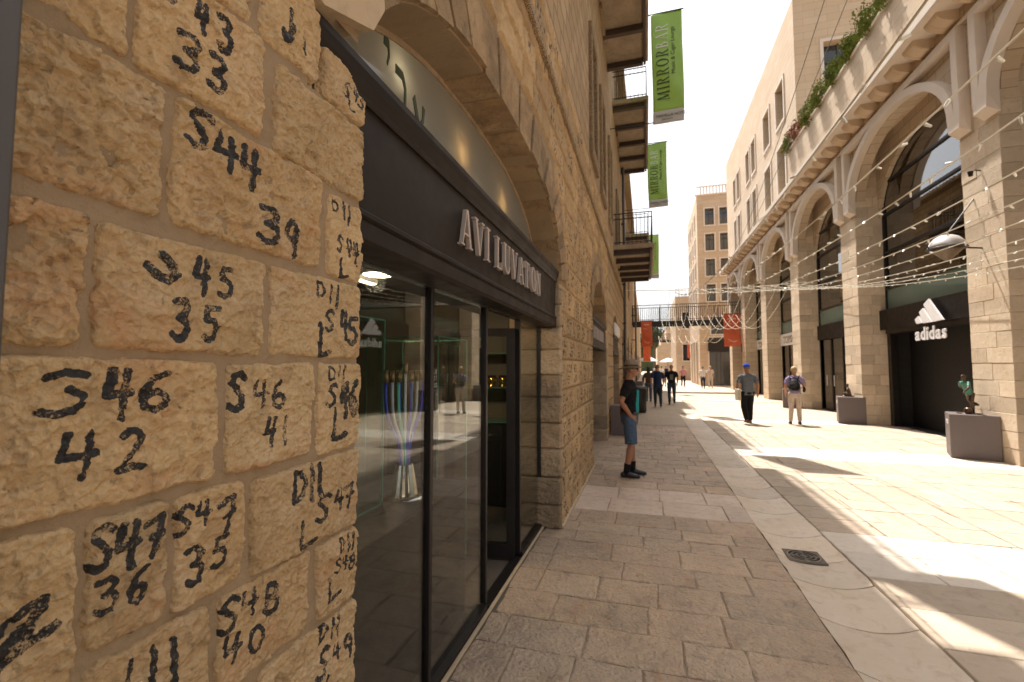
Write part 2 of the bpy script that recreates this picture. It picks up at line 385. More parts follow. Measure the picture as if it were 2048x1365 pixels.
# ------------------------------------------------------------------ mesh helpers
class MB:
    """Collects faces; build() links them as one mesh object."""
    def __init__(s): s.v = []; s.f = []; s.m = []; s.attr = {}
    def add(s, vs, fs, mi=0):
        o = len(s.v); s.v += [tuple(map(float, p)) for p in vs]
        for f in fs: s.f.append(tuple(i+o for i in f)); s.m.append(mi)
        return s
    def box(s, x0, x1, y0, y1, z0, z1, mi=0):
        v = [(x, y, z) for z in (z0, z1) for y in (y0, y1) for x in (x0, x1)]
        return s.add(v, [(0, 2, 3, 1), (4, 5, 7, 6), (0, 1, 5, 4), (2, 6, 7, 3), (0, 4, 6, 2), (1, 3, 7, 5)], mi)
    def cbox(s, x0, x1, y0, y1, z0, z1, c=0.01, mi=0, j=0.0):
        """box with chamfered edges (44 triangles), optional corner jitter"""
        X = (x0, x1); Y = (y0, y1); Z = (z0, z1); v = []; idx = {}
        for a in (0, 1):
            for b in (0, 1):
                for d in (0, 1):
                    p = np.array([X[a], Y[b], Z[d]], float) + RNG.uniform(-j, j, 3)
                    sg = np.array([1-2*a, 1-2*b, 1-2*d]) * c
                    for k in range(3):
                        q = p + sg; q[k] = p[k]
                        idx[(a, b, d, k)] = len(v); v.append(q)
        F = []
        I = idx
        for k in range(3):
            o = [i for i in range(3) if i != k]
            for e in (0, 1):
                def g(p, q):
                    t = [0, 0, 0]; t[k] = e; t[o[0]] = p; t[o[1]] = q
                    return I[tuple(t)+(k,)]
                f = [g(0, 0), g(1, 0), g(1, 1), g(0, 1)]
                flip = (e == 0) ^ (k == 1)
                F.append(tuple(reversed(f)) if flip else tuple(f))
        for k in range(3):
            o = [i for i in range(3) if i != k]
            for p in (0, 1):
                for q in (0, 1):
                    def g(e, kk):
                        t = [0, 0, 0]; t[k] = e; t[o[0]] = p; t[o[1]] = q
                        return I[tuple(t)+(kk,)]
                    F.append((g(0, o[0]), g(1, o[0]), g(1, o[1]), g(0, o[1])))
        for a in (0, 1):
            for b in (0, 1):
                for d in (0, 1): F.append((I[(a, b, d, 0)], I[(a, b, d, 1)], I[(a, b, d, 2)]))
        return s.add(v, F, mi)
    def tube(s, pts, r, n=8, mi=0, cap=True):
        pts = [Vector(p) for p in pts]
        if isinstance(r, (int, float)): r = [r]*len(pts)
        V = []; up = None
        for i, p in enumerate(pts):
            t = (pts[min(i+1, len(pts)-1)] - pts[max(i-1, 0)]).normalized()
            if up is None:
                up = Vector((0, 0, 1)) if abs(t.z) < 0.9 else Vector((0, 1, 0))
            a = t.cross(up)
            if a.length < 1e-6: a = t.orthogonal()
            a.normalize(); b = a.cross(t).normalized(); up = b
            for k in range(n):
                an = 2*math.pi*k/n
                V.append(p + (a*math.cos(an) + b*math.sin(an))*r[i])
        F = []
        for i in range(len(pts)-1):
            for k in range(n):
                F.append((i*n+k, i*n+(k+1) % n, (i+1)*n+(k+1) % n, (i+1)*n+k))
        if cap:
            F.append(tuple(reversed(range(n)))); F.append(tuple(range((len(pts)-1)*n, len(pts)*n)))
        return s.add(V, F, mi)
    def loft(s, rings, mi=0):
        """rings: (centre, half-width vector a, half-depth vector b); closed with caps"""
        n = 14; V = []
        for c, a, b in rings:
            c = Vector(c); a = Vector(a); b = Vector(b)
            for k in range(n):
                an = 2*math.pi*k/n
                V.append(c + a*math.cos(an) + b*math.sin(an))
        F = []
        for i in range(len(rings)-1):
            for k in range(n): F.append((i*n+k, i*n+(k+1) % n, (i+1)*n+(k+1) % n, (i+1)*n+k))
        F.append(tuple(reversed(range(n)))); F.append(tuple(range((len(rings)-1)*n, len(rings)*n)))
        return s.add(V, F, mi)
    def lathe(s, prof, c=(0, 0, 0), n=24, mi=0, closed=False):
        V = []; c = Vector(c)
        for r_, z in prof:
            for k in range(n):
                an = 2*math.pi*k/n
                V.append(c + Vector((r_*math.cos(an), r_*math.sin(an), z)))
        F = []
        m = len(prof)
        for i in range(m-1):
            for k in range(n): F.append((i*n+k, i*n+(k+1) % n, (i+1)*n+(k+1) % n, (i+1)*n+k))
        if prof[0][0] > 1e-4: F.append(tuple(reversed(range(n))))
        if prof[-1][0] > 1e-4: F.append(tuple(range((m-1)*n, m*n)))
        return s.add(V, F, mi)
    def ball(s, c, r, n=12, mi=0):
        rx, ry, rz = (r, r, r) if isinstance(r, (int, float)) else r
        V = []; m = max(6, n//2+2)
        for i in range(m+1):
            t = math.pi*i/m
            for k in range(n):
                an = 2*math.pi*k/n
                V.append((c[0]+rx*math.sin(t)*math.cos(an), c[1]+ry*math.sin(t)*math.sin(an), c[2]-rz*math.cos(t)))
        F = [(i*n+k, i*n+(k+1) % n, (i+1)*n+(k+1) % n, (i+1)*n+k) for i in range(m) for k in range(n)]
        return s.add(V, F, mi)
    def prism(s, poly, fn, d0, d1, mi=0):
        """2D polygon extruded: fn(u, v, d) gives the point"""
        n = len(poly)
        V = [fn(u, v, d0) for u, v in poly] + [fn(u, v, d1) for u, v in poly]
        F = [tuple(range(n)), tuple(reversed(range(n, 2*n)))]
        F += [(i, n+i, n+(i+1) % n, (i+1) % n) for i in range(n)]
        return s.add(V, F, mi)
    def build(s, name, mats, parent=None, smooth=False, fix=True):
        me = bpy.data.meshes.new(name)
        me.from_pydata(s.v, [], s.f)
        if not isinstance(mats, (list, tuple)): mats = [mats]
        for m in mats: me.materials.append(M[m] if isinstance(m, str) else m)
        if len(mats) > 1: me.polygons.foreach_set('material_index', s.m)
        if smooth: me.polygons.foreach_set('use_smooth', [True]*len(me.polygons))
        me.update()
        if fix:
            import bmesh
            bm = bmesh.new(); bm.from_mesh(me)
            bmesh.ops.remove_doubles(bm, verts=bm.verts, dist=1e-6)
            bmesh.ops.recalc_face_normals(bm, faces=bm.faces)
            bm.to_mesh(me); bm.free()
        return link(name, me, parent)

def link(name, me, parent=None):
    o = bpy.data.objects.new(name, me); COL.objects.link(o)
    if parent is not None:
        o.parent = parent
        o.matrix_parent_inverse = pm(parent).inverted()
    return o

def pm(o):
    m = Matrix.LocRotScale(o.location, o.rotation_euler, o.scale)
    return (pm(o.parent) @ o.matrix_parent_inverse @ m) if o.parent else m

def thing(name, label, cat, loc=(0, 0, 0), rz=0, group=None):
    o = bpy.data.objects.new(name, None); COL.objects.link(o)
    o.location = loc; o.rotation_euler = (0, 0, rz); o.empty_display_size = 0.2
    tag(o, label, cat, group)
    return o

def part(name, parent):
    """an Empty that groups the sub-parts of one part"""
    o = bpy.data.objects.new(name, None); COL.objects.link(o); o.parent = parent
    o.matrix_parent_inverse = pm(parent).inverted(); o.empty_display_size = 0.1
    return o

def tag(o, label=None, cat=None, group=None, kind=None):
    if label: o['label'] = label
    if cat: o['category'] = cat
    if group: o['group'] = group
    if kind: o['kind'] = kind
    return o

def copy_tree(o, parent=None):
    c = o.copy(); COL.objects.link(c); c.parent = parent
    for ch in list(o.children): copy_tree(ch, c)
    return c

def remeshed(mb, voxel, smooth_it=4):
    """union of overlapping closed shapes as one continuous surface"""
    me = bpy.data.meshes.new('tmp'); me.from_pydata(mb.v, [], mb.f)
    o = bpy.data.objects.new('tmp', me); COL.objects.link(o)
    r = o.modifiers.new('r', 'REMESH'); r.mode = 'VOXEL'; r.voxel_size = voxel
    k = o.modifiers.new('s', 'SMOOTH'); k.iterations = smooth_it; k.factor = 0.5
    dg = bpy.context.evaluated_depsgraph_get(); dg.update()
    out = bpy.data.meshes.new_from_object(o.evaluated_get(dg))
    bpy.data.objects.remove(o); bpy.data.meshes.remove(me)
    out.polygons.foreach_set('use_smooth', [True]*len(out.polygons))
    out.materials.clear()
    return out

def text_mesh(s, size, depth=0.0, bold=0.0, spacing=1.0, align='LEFT'):
    cu = bpy.data.curves.new('t', 'FONT'); cu.body = s; cu.size = size; cu.extrude = depth; cu.offset = bold
    cu.space_character = spacing; cu.align_x = align; cu.resolution_u = 3
    o = bpy.data.objects.new('t', cu); COL.objects.link(o)
    dg = bpy.context.evaluated_depsgraph_get(); dg.update()
    me = bpy.data.meshes.new_from_object(o.evaluated_get(dg))
    v = [tuple(p.co) for p in me.vertices]; f = [tuple(p.vertices) for p in me.polygons]
    bpy.data.objects.remove(o); bpy.data.curves.remove(cu); bpy.data.meshes.remove(me)
    return v, f

# ------------------------------------------------------------------ noise on arrays
def _hash(ix, iy, seed):
    h = (ix.astype(np.int64)*374761393 + iy.astype(np.int64)*668265263 + seed*1442695041) & 0x7fffffff
    h = ((h ^ (h >> 13)) * 1274126177) & 0x7fffffff
    h = ((h ^ (h >> 16)) * 2246822519) & 0x7fffffff
    return ((h ^ (h >> 15)) & 0xffff) / 65535.0

def vnoise(x, y, seed=0):
    ix = np.floor(x); iy = np.floor(y); fx = x-ix; fy = y-iy
    fx = fx*fx*(3-2*fx); fy = fy*fy*(3-2*fy)
    a = _hash(ix, iy, seed); b = _hash(ix+1, iy, seed); c = _hash(ix, iy+1, seed); d = _hash(ix+1, iy+1, seed)
    return (a*(1-fx)+b*fx)*(1-fy) + (c*(1-fx)+d*fx)*fy

def fbm(x, y, seed=0, oct=4, gain=0.5):
    s = 0; a = 1; t = 0
    for k in range(oct):
        s = s + a*vnoise(x*2**k, y*2**k, seed+k*17); t += a; a *= gain
    return s/t - 0.5

def facets(x, y, seed=0):
    """chiselled flakes: every cell is a small tilted plane"""
    ix = np.floor(x); iy = np.floor(y)
    best = np.full(x.shape, 9.0); h = np.zeros(x.shape)
    for dx in (-1, 0, 1):
        for dy in (-1, 0, 1):
            cx = ix+dx; cy = iy+dy
            px = cx + _hash(cx, cy, seed); py = cy + _hash(cx, cy, seed+5)
            d = (x-px)**2 + (y-py)**2
            tx = (_hash(cx, cy, seed+9)-0.5)*2; ty = (_hash(cx, cy, seed+11)-0.5)*2
            hh = _hash(cx, cy, seed+3) - 0.5 + (x-px)*tx*0.9 + (y-py)*ty*0.9
            h = np.where(d < best, hh, h); best = np.minimum(d, best)
    return h

# ------------------------------------------------------------------ painted numerals (brush strokes)
def _arc(cx, cy, rx, ry, a0, a1, n=9):
    return [(cx+rx*math.cos(R(a0+(a1-a0)*i/n)), cy+ry*math.sin(R(a0+(a1-a0)*i/n))) for i in range(n+1)]
STROKES = {
 '0': [_arc(.5, .5, .38, .46, 90, 450, 14)],
 '1': [[(.5, 1), (.48, .5), (.5, 0)]],
 '2': [_arc(.45, .74, .36, .24, 150, -40, 8) + [(.3, .25), (.08, .03), (.5, .08), (.95, .02)]],
 '3': [[(.1, .93), (.6, .97), (.82, .8), (.66, .62), (.35, .54)], [(.35, .54), (.75, .47), (.86, .28), (.66, .06), (.3, .02), (.05, .14)]],
 '4': [[(.22, 1), (.08, .48), (.9, .52)], [(.72, .98), (.66, .5), (.6, 0)]],
 '5': [[(.95, .97), (.32, .94), (.22, .58), (.6, .58), (.85, .38), (.72, .1), (.4, .0), (.1, .1)]],
 '6': [[(.8, .98), (.4, .8), (.15, .45), (.2, .12), (.5, .0), (.82, .14), (.82, .38), (.55, .5), (.22, .36)]],
 '7': [[(.05, .86), (.5, .92), (.95, 1), (.7, .5), (.42, 0)], [(.35, .48), (.92, .56)]],
 '8': [_arc(.5, .76, .3, .22, -90, 270, 10), _arc(.5, .27, .38, .26, 90, 450, 10)],
 '9': [_arc(.45, .72, .33, .26, 0, 360, 10) + [(.8, .45), (.7, 0)]],
 'S': [[(.95, .86), (.7, .99), (.35, .92), (.22, .72), (.5, .55), (.74, .36), (.62, .1), (.3, .01), (.02, .14)]],
 's': [[(.1, .84), (.5, .96), (.98, .9)], [(.6, .58), (.98, .4)], [(.02, .1), (.4, .03), (.75, .12), (.95, .2)]],
 'C': [[(.45, .95), (.85, .7), (.95, .4), (.7, .12), (.3, .25), (.03, .5)]],
 'D': [[(.12, .98), (.14, 0)], [(.12, .96), (.6, .9), (.92, .55), (.7, .14), (.14, .02)]],
 'L': [[(.2, 1), (.16, .5), (.14, .05), (.5, .04), (.98, .14)]],
 'J': [[(.7, 1), (.8, .5), (.62, .1), (.25, .05), (.05, .25)]],
 'Z': [[(-.1, .5), (.45, .88), (.8, .96), (.55, .5), (.1, .08), (.35, .2), (1, .42)], [(.45, .55), (-.1, .1)]],
}
GLYPHS = [('S',0.6167,2.3883,0.029,0.0196),('4',0.6815,2.3968,0.0275,0.0629),('3',0.7337,2.3975,0.0328,0.0776),('3',0.6559,2.3031,0.0518,0.0724),('3',0.721,2.3011,0.0424,0.0783),('S',0.6889,2.1645,0.0551,0.0815),('4',0.7516,2.1445,0.058,0.0781),('4',0.8146,2.1358,0.0553,0.0913),('3',0.8753,2.0204,0.0669,0.0888),('9',0.946,2.0083,0.0471,0.0886),('J',0.9167,2.5551,0.0338,0.0937),('1',0.975,2.5422,0.0162,0.0449),('S',1.1528,2.5256,0.0352,0.0445),('4',1.1918,2.5327,0.0232,0.0406),('3',1.2184,2.5272,0.025,0.047),('L',1.1744,2.4916,0.0317,0.0409),('D',1.1133,2.1492,0.0328,0.0301),('1',1.1507,2.1508,0.019,0.0555),('1',1.1766,2.1466,0.0179,0.0653),('S',1.1357,2.0437,0.0295,0.0512),('4',1.1817,2.043,0.027,0.0505),('4',1.2155,2.0311,0.0301,0.0689),('L',1.1551,1.9736,0.0389,0.057),('C',0.6266,1.8634,0.0556,0.0361),('4',0.7082,1.8634,0.0342,0.0722),('5',0.7606,1.8614,0.0357,0.0644),('3',0.6658,1.7707,0.0347,0.0804),('5',0.7285,1.7693,0.0396,0.0707),('D',1.0606,1.8945,0.0337,0.0437),('1',1.0984,1.8887,0.0159,0.049),('1',1.1237,1.8832,0.0181,0.0632),('S',1.0962,1.8106,0.0394,0.0611),('4',1.1628,1.8033,0.0347,0.081),('5',1.2034,1.7898,0.055,0.0828),('L',1.0768,1.7532,0.0496,0.0888),('s',0.4839,1.639,0.0583,0.0692),('4',0.5626,1.6331,0.0457,0.0801),('6',0.6229,1.6346,0.0576,0.0692),('4',0.5099,1.5378,0.062,0.0701),('2',0.5887,1.5341,0.0453,0.0697),('S',0.7999,1.6244,0.0476,0.0816),('4',0.8618,1.6158,0.0453,0.0586),('6',0.9134,1.6118,0.0467,0.0636),('4',0.8938,1.5234,0.0393,0.0653),('1',0.9404,1.5216,0.0243,0.0645),('D',1.1112,1.6603,0.036,0.0391),('1',1.146,1.6625,0.0118,0.0403),('1',1.1673,1.6623,0.0121,0.0409),('S',1.1173,1.5972,0.0443,0.0644),('4',1.1743,1.5801,0.0349,0.1),('6',1.2168,1.5828,0.0417,0.1029),('L',1.153,1.5107,0.0634,0.0877),('S',0.5468,1.3805,0.0364,0.0688),('4',0.5869,1.3709,0.0386,0.0738),('7',0.6291,1.3708,0.0344,0.0673),('3',0.5591,1.2993,0.0414,0.0562),('6',0.6073,1.2947,0.0326,0.0607),('S',0.6837,1.3803,0.0389,0.056),('4',0.7266,1.3838,0.0325,0.0472),('7',0.7791,1.3641,0.0473,0.0672),('3',0.7129,1.2863,0.0431,0.0714),('5',0.7656,1.292,0.0393,0.0599),('D',0.9979,1.3706,0.0498,0.077),('1',1.0423,1.3669,0.0178,0.0885),('1',1.0737,1.368,0.0164,0.0834),('S',1.0907,1.2875,0.0611,0.0702),('4',1.156,1.2921,0.0378,0.0563),('7',1.2034,1.2912,0.0494,0.0653),('L',1.0294,1.2388,0.0659,0.069),('D',1.1708,1.1586,0.0256,0.0409),('1',1.2011,1.1529,0.0125,0.0495),('1',1.2217,1.1509,0.0128,0.0502),('S',1.1559,1.1032,0.025,0.0373),('4',1.192,1.0977,0.0219,0.0363),('8',1.2196,1.0907,0.0246,0.0449),('L',1.1415,1.0466,0.0652,0.0616),('S',0.7955,1.1465,0.0505,0.068),('4',0.8487,1.1485,0.0533,0.0537),('8',0.9142,1.1264,0.0513,0.0691),('4',0.8088,1.0679,0.0492,0.0575),('0',0.8699,1.0569,0.0499,0.0578),('Z',0.4528,1.296,0.0707,0.082),('1',0.5986,1.1493,0.0195,0.0446),('1',0.6374,1.1379,0.0214,0.0662),('1',0.6765,1.1241,0.0233,0.0758),('D',1.1022,0.9451,0.0306,0.0474),('1',1.1429,0.9332,0.0162,0.0526),('1',1.1674,0.9304,0.0168,0.0535),('S',1.1032,0.8629,0.0496,0.0734),('4',1.1619,0.8593,0.0374,0.0421),('9',1.2108,0.8493,0.0357,0.066),('L',1.1381,0.7908,0.0481,0.0521)]

def glyph_segments(ch, yc, zc, w, h):
    out = []
    lean = random.uniform(-0.06, 0.06)
    for st in STROKES[ch]:
        p = [(yc + (u-0.5)*w + (v-0.5)*lean*h, zc + (v-0.5)*h) for u, v in st]
        out += list(zip(p[:-1], p[1:]))
    return out

def paint_field(Y, Z, glyphs):
    """signed distance to the nearest brush stroke (metres)"""
    sd = np.full(Y.shape, 0.05)
    for (ch, yc, zc, w, h, sw) in glyphs:
        if yc+w < Y.min() or yc-w > Y.max() or zc+h < Z.min() or zc-h > Z.max(): continue
        for (a, b) in glyph_segments(ch, yc, zc, w, h):
            dy, dz = b[0]-a[0], b[1]-a[1]; L = dy*dy+dz*dz+1e-12
            t = np.clip(((Y-a[0])*dy + (Z-a[1])*dz)/L, 0, 1)
            d = np.hypot(Y-a[0]-t*dy, Z-a[1]-t*dz) - sw
            sd = np.minimum(sd, d)
    return sd

def field_stone(name, y0, y1, z0, z1, step, mat, parent, glyphs=(), seed=0, relief=1.0, x=-0.872, cut=None, round_=0.02, warp=0.010, sink=0.03, rimw=0.016):
    """hammer-dressed stone: relief grid whose rim falls back into the mortar"""
    mg = warp
    ny = max(3, int((y1-y0+2*mg)/step)+1); nz = max(3, int((z1-z0+2*mg)/step)+1)
    ys = np.linspace(y0-mg, y1+mg, ny); zs = np.linspace(z0-mg, z1+mg, nz)
    Y, Z = np.meshgrid(ys, zs, indexing='ij')
    wy = Y + warp*1.6*fbm(Y*22, Z*22, seed+1, 4) + warp*fbm(Y*7, Z*7, seed+2, 2)*1.2
    wz = Z + warp*1.6*fbm(Y*22, Z*22, seed+3, 4) + warp*fbm(Y*7, Z*7, seed+4, 2)*1.2
    cy, cz = (y0+y1)/2, (z0+z1)/2
    qx = np.abs(wy-cy) - ((y1-y0)/2 - round_); qz = np.abs(wz-cz) - ((z1-z0)/2 - round_)
    d = round_ - np.hypot(np.maximum(qx, 0), np.maximum(qz, 0)) - np.minimum(np.maximum(qx, qz), 0)
    if cut is not None:
        (ay, az), (by, bz) = cut
        nx, nz_ = (bz-az), -(by-ay); L = math.hypot(nx, nz_)
        dc = ((wy-ay)*nx + (wz-az)*nz_)/L
        d = np.minimum(d, dc)
    e = np.clip(d/rimw, -1, 1)
    rim = np.where(e > 0, np.sqrt(np.clip(e*(2-e), 0, 1)), 0)
    ww = 0.012*fbm(Y*30, Z*30, seed+50, 3)
    h = 0.0062*facets((Y+ww)*24+seed, (Z+ww)*30, seed) + 0.0042*facets((Y-ww)*60+seed, (Z+ww)*72, seed+7) \
        + 0.013*fbm(Y*8, Z*8, seed+20, 3) + 0.0048*fbm(Y*70, Z*70, seed+30, 4, 0.65)
    h = h*relief + 0.005
    X = x - sink*(1-rim) + h*rim
    V = np.stack([X, Y, Z], -1).reshape(-1, 3)
    idx = np.arange(ny*nz).reshape(ny, nz)
    a = idx[:-1, :-1].ravel(); b = idx[1:, :-1].ravel(); c = idx[1:, 1:].ravel(); dd = idx[:-1, 1:].ravel()
    keep = (d > -0.012)
    kq = (keep.ravel()[a] | keep.ravel()[b] | keep.ravel()[c] | keep.ravel()[dd])
    F = np.stack([a, b, c, dd], -1)[kq]
    me = bpy.data.meshes.new(name)
    me.from_pydata(V, [], F.tolist())
    me.materials.append(M[mat])
    sd = paint_field(Y, Z, glyphs).ravel() if len(glyphs) else np.full(ny*nz, 0.05)
    at = me.attributes.new('paint', 'FLOAT', 'POINT'); at.data.foreach_set('value', sd.astype(np.float32))
    me.polygons.foreach_set('use_smooth', [step < 0.006]*len(me.polygons))
    me.update()
    return link(name, me, parent)

# ------------------------------------------------------------------ serif capitals as polygons (unit height)
def _bar(x0, z0, x1, z1, w):
    """slanted stem with level ends"""
    return [(x0-w/2, z0), (x0+w/2, z0), (x1+w/2, z1), (x1-w/2, z1)]
def _ser(x, z, w=0.17, t=0.045):
    return [(x-w, z), (x+w, z), (x+w, z+t), (x-w, z+t)]
def _ring(cx, cz, rx, rz, tx, tz, a0, a1, n=14):
    qs = []
    for i in range(n):
        p, q = R(a0+(a1-a0)*i/n), R(a0+(a1-a0)*(i+1)/n)
        qs.append([(cx+rx*math.cos(p), cz+rz*math.sin(p)), (cx+rx*math.cos(q), cz+rz*math.sin(q)),
                   (cx+(rx-tx)*math.cos(q), cz+(rz-tz)*math.sin(q)), (cx+(rx-tx)*math.cos(p), cz+(rz-tz)*math.sin(p))])
    return qs
TK, TN = 0.125, 0.05
SERIF = {
 'A': (0.82, [_bar(.10, 0, .38, 1, TN), _bar(.68, 0, .42, 1, TK), [(.22, .30), (.58, .30), (.57, .35), (.24, .35)], _ser(.10, 0, .12), _ser(.68, 0, .14)]),
 'V': (0.82, [_bar(.42, 0, .14, 1, TK), _bar(.44, 0, .70, 1, TN), _ser(.14, .955, .14), _ser(.70, .955, .12)]),
 'I': (0.40, [_bar(.2, 0, .2, 1, TK), _ser(.2, 0), _ser(.2, .955)]),
 'L': (0.66, [_bar(.2, 0, .2, 1, TK), _ser(.2, .955), [(.05, 0), (.62, 0), (.62, .045), (.05, .045)], [(.57, .04), (.62, .04), (.64, .26), (.60, .26)]]),
 'U': (0.82, [_bar(.2, .28, .2, 1, TK), _bar(.66, .28, .66, 1, TN), _ser(.2, .955), _ser(.66, .955, .12)] + _ring(.405, .29, .28, .30, .12, .07, 180, 360)),
 'T': (0.76, [_bar(.38, 0, .38, 1, TK), _ser(.38, 0), [(.04, .95), (.72, .95), (.72, 1), (.04, 1)], [(.02, .74), (.06, .74), (.09, .96), (.04, .96)], [(.70, .74), (.74, .74), (.72, .96), (.67, .96)]]),
 'O': (0.92, _ring(.46, .5, .40, .52, .15, .06, 0, 360, 24)),
 'N': (0.88, [_bar(.16, 0, .16, 1, TN), _bar(.72, 0, .72, 1, TN), _bar(.68, 0, .20, 1, TK), _ser(.16, 0, .11), _ser(.72, .955, .11), _ser(.12, .955, .1)]),
 'M': (1.02, [_bar(.14, 0, .18, 1, TN), _bar(.86, 0, .82, 1, TK), _bar(.48, .05, .22, 1, TK), _bar(.50, .05, .80, 1, TN), _ser(.14, 0, .11), _ser(.86, 0, .14)]),
 'R': (0.82, [_bar(.2, 0, .2, 1, TK), _ser(.2, 0), _ser(.17, .955, .13), _bar(.68, 0, .42, .5, TK), _ser(.70, 0, .1)] + _ring(.34, .745, .30, .255, .12, .06, -90, 90)),
 'B': (0.78, [_bar(.2, 0, .2, 1, TK), _ser(.17, 0, .13), _ser(.17, .955, .13)] + _ring(.32, .76, .26, .24, .11, .055, -90, 90) + _ring(.32, .27, .34, .27, .13, .055, -90, 90)),
}

# ================================================================== GROUND
ground = MB().add([(-60, -20, -0.09), (70, -20, -0.09), (70, 260, -0.09), (-60, 260, -0.09)], [(0, 1, 2, 3)]).build('ground', 'joint', fix=False)
tag(ground, kind='structure')

def slab_mesh(x0, x1, y0, y1, z=0.0, gap=0.005, ch=0.007, jit=0.004, n=3):
    """one paving slab: wavy rim, chamfered edge, slightly tilted top"""
    mb = MB()
    x0 += gap; x1 -= gap; y0 += gap; y1 -= gap
    ring = []
    for (ax, ay), (bx, by) in (((x0, y0), (x1, y0)), ((x1, y0), (x1, y1)), ((x1, y1), (x0, y1)), ((x0, y1), (x0, y0))):
        for k in range(n):
            t = k/n
            ring.append((ax+(bx-ax)*t + random.uniform(-jit, jit), ay+(by-ay)*t + random.uniform(-jit, jit)))
    cx, cy = (x0+x1)/2, (y0+y1)/2
    tx, ty = random.uniform(-.006, .006), random.uniform(-.006, .006); dz = random.uniform(-.002, .002)
    N = len(ring)
    top = []
    for (x, y) in ring:
        L = math.hypot(x-cx, y-cy)
        k = (L-ch*random.uniform(.8, 1.8))/L
        X, Y = cx+(x-cx)*k, cy+(y-cy)*k
        top.append((X, Y, z+dz+(X-cx)*tx+(Y-cy)*ty))
    mid = [(x, y, z+dz-0.006+(x-cx)*tx+(y-cy)*ty) for x, y in ring]
    bot = [(x, y, z-0.028) for x, y in ring]
    mb.add(top+mid+bot, [tuple(range(N))] + [(i, N+i, N+(i+1) % N, (i+1) % N) for i in range(N)]
           + [(N+i, 2*N+i, 2*N+(i+1) % N, N+(i+1) % N) for i in range(N)])
    return mb

# shaded walkway on the left
walk = MB().box(-1.06, 1.088, 0.6, 13.9, -0.026, -0.012).build('walkway', 'joint'); tag(walk, kind='structure')
y = 0.7
GX0, GX1 = 1.09, 1.67
while y < 13.6:
    band = 5.5 <= y < 6.6
    if y < 5.5: d = min(random.uniform(0.27, 0.40), 5.5-y) if 5.5-y > 0.5 else 5.5-y
    elif band: d = 0.56
    else: d = random.uniform(0.28, 0.40)
    x = -1.045 if y < 4.75 else -0.9
    x -= random.uniform(0, 0.35)
    first = True
    while x < GX0-0.02:
        w = random.uniform(0.34, 0.66) if not band else random.uniform(0.5, 0.72)
        x1 = min(x+w, GX0)
        if GX0-x1 < 0.18: x1 = GX0
        xa = max(x, -1.045 if y+d/2 < 4.75 else -0.93)
        if x1-xa > 0.06:
            slab_mesh(xa, x1, y, y+d, 0.0, 0.004, 0.008, 0.0065, 4).build('paving_slab', 'paveband' if band else 'pave', walk)
        x = x1
    y += d

# concave gutter run
gut = MB().box(GX0+0.001, GX1-0.001, 0.6, 18.0, -0.075, -0.062).build('gutter', 'joint'); tag(gut, kind='structure')
y = 0.7
while y < 17.6:
    d = random.uniform(0.42, 0.82)
    mb = MB(); NX, NY = 8, 4; V = []
    for i in range(NX+1):
        u = i/NX; s = 1-(2*u-1)**2
        for k in range(NY+1):
            v = k/NY
            yy = y + 0.006 + v*(d-0.012) - 0.05*s + random.uniform(-.003, .003)*(v in (0, 1))
            xx = GX0+0.006 + u*(GX1-GX0-0.012) + random.uniform(-.006, .006)*(i in (0, NX))
            V.append((xx, yy, -0.006-0.034*s - (0.006 if v in (0, 1) else 0)))
    F = [(i*(NY+1)+k, (i+1)*(NY+1)+k, (i+1)*(NY+1)+k+1, i*(NY+1)+k+1) for i in range(NX) for k in range(NY)]
    mb.add(V, F)
    # skirt
    rim = [i*(NY+1) for i in range(NX+1)] + [NX*(NY+1)+k for k in range(1, NY+1)] + [i*(NY+1)+NY for i in range(NX-1, -1, -1)] + [k for k in range(NY-1, 0, -1)]
    o = len(mb.v)
    mb.v += [(mb.v[i][0], mb.v[i][1], mb.v[i][2]-0.03) for i in rim]
    n = len(rim)
    for i in range(n): mb.f.append((rim[i], rim[(i+1) % n], o+(i+1) % n, o+i)); mb.m.append(0)
    mb.build('gutter_stone', 'gutter', gut)
    y += d

# sunlit street on the right
street = MB().box(GX1+0.002, 6.9, 0.6, 17.0, -0.026, -0.012).build('street_paving', 'joint'); tag(street, kind='structure')
y = 1.6
bands = ((4.4, 5.46), (9.55, 10.75), (15.3, 16.4))
while y < 16.6:
    band = any(a-0.01 <= y < b-0.1 for a, b in bands)
    nxt = [a for a, b in bands if a > y+0.01]
    d = random.choice((0.53, 0.53)) if band else random.uniform(0.40, 0.50)
    if band:
        bb = [b for a, b in bands if a-0.01 <= y < b][0]; d = (bb-y) if bb-y < 0.8 else (bb-y)/2
    elif nxt and nxt[0]-y < 0.75: d = nxt[0]-y
    x = GX1 - random.uniform(0, 0.4)
    while x < 6.85:
        w = random.uniform(0.62, 1.05); x1 = min(x+w, 6.86)
        if 6.86-x1 < 0.3: x1 = 6.86
        xa = max(x, GX1+0.004)
        if x1-xa > 0.06:
            slab_mesh(xa, x1, y, y+d, 0.0, 0.0035, 0.005, 0.003).build('paving_slab', 'streetband' if band else 'street', street)
        x = x1
    y += d

far = MB().add([(-60, 13.9, -0.008), (GX0, 13.9, -0.008), (GX0, 200, -0.008), (-60, 200, -0.008)], [(0, 1, 2, 3)])
far.add([(GX1, 16.6, -0.0085), (40, 16.6, -0.0085), (40, 200, -0.0085), (GX1, 200, -0.0085)], [(0, 1, 2, 3)])
far.add([(GX0, 17.6, -0.012), (GX1, 17.6, -0.012), (GX1, 200, -0.012), (GX0, 200, -0.012)], [(0, 1, 2, 3)])
o = far.build('far_pavement', 'farpave', fix=False); tag(o, kind='structure')
# low step across the far street
o = MB().box(GX1, 6.0, 24.0, 24.35, -0.02, 0.02).build('paving_step', 'trim'); tag(o, kind='structure')

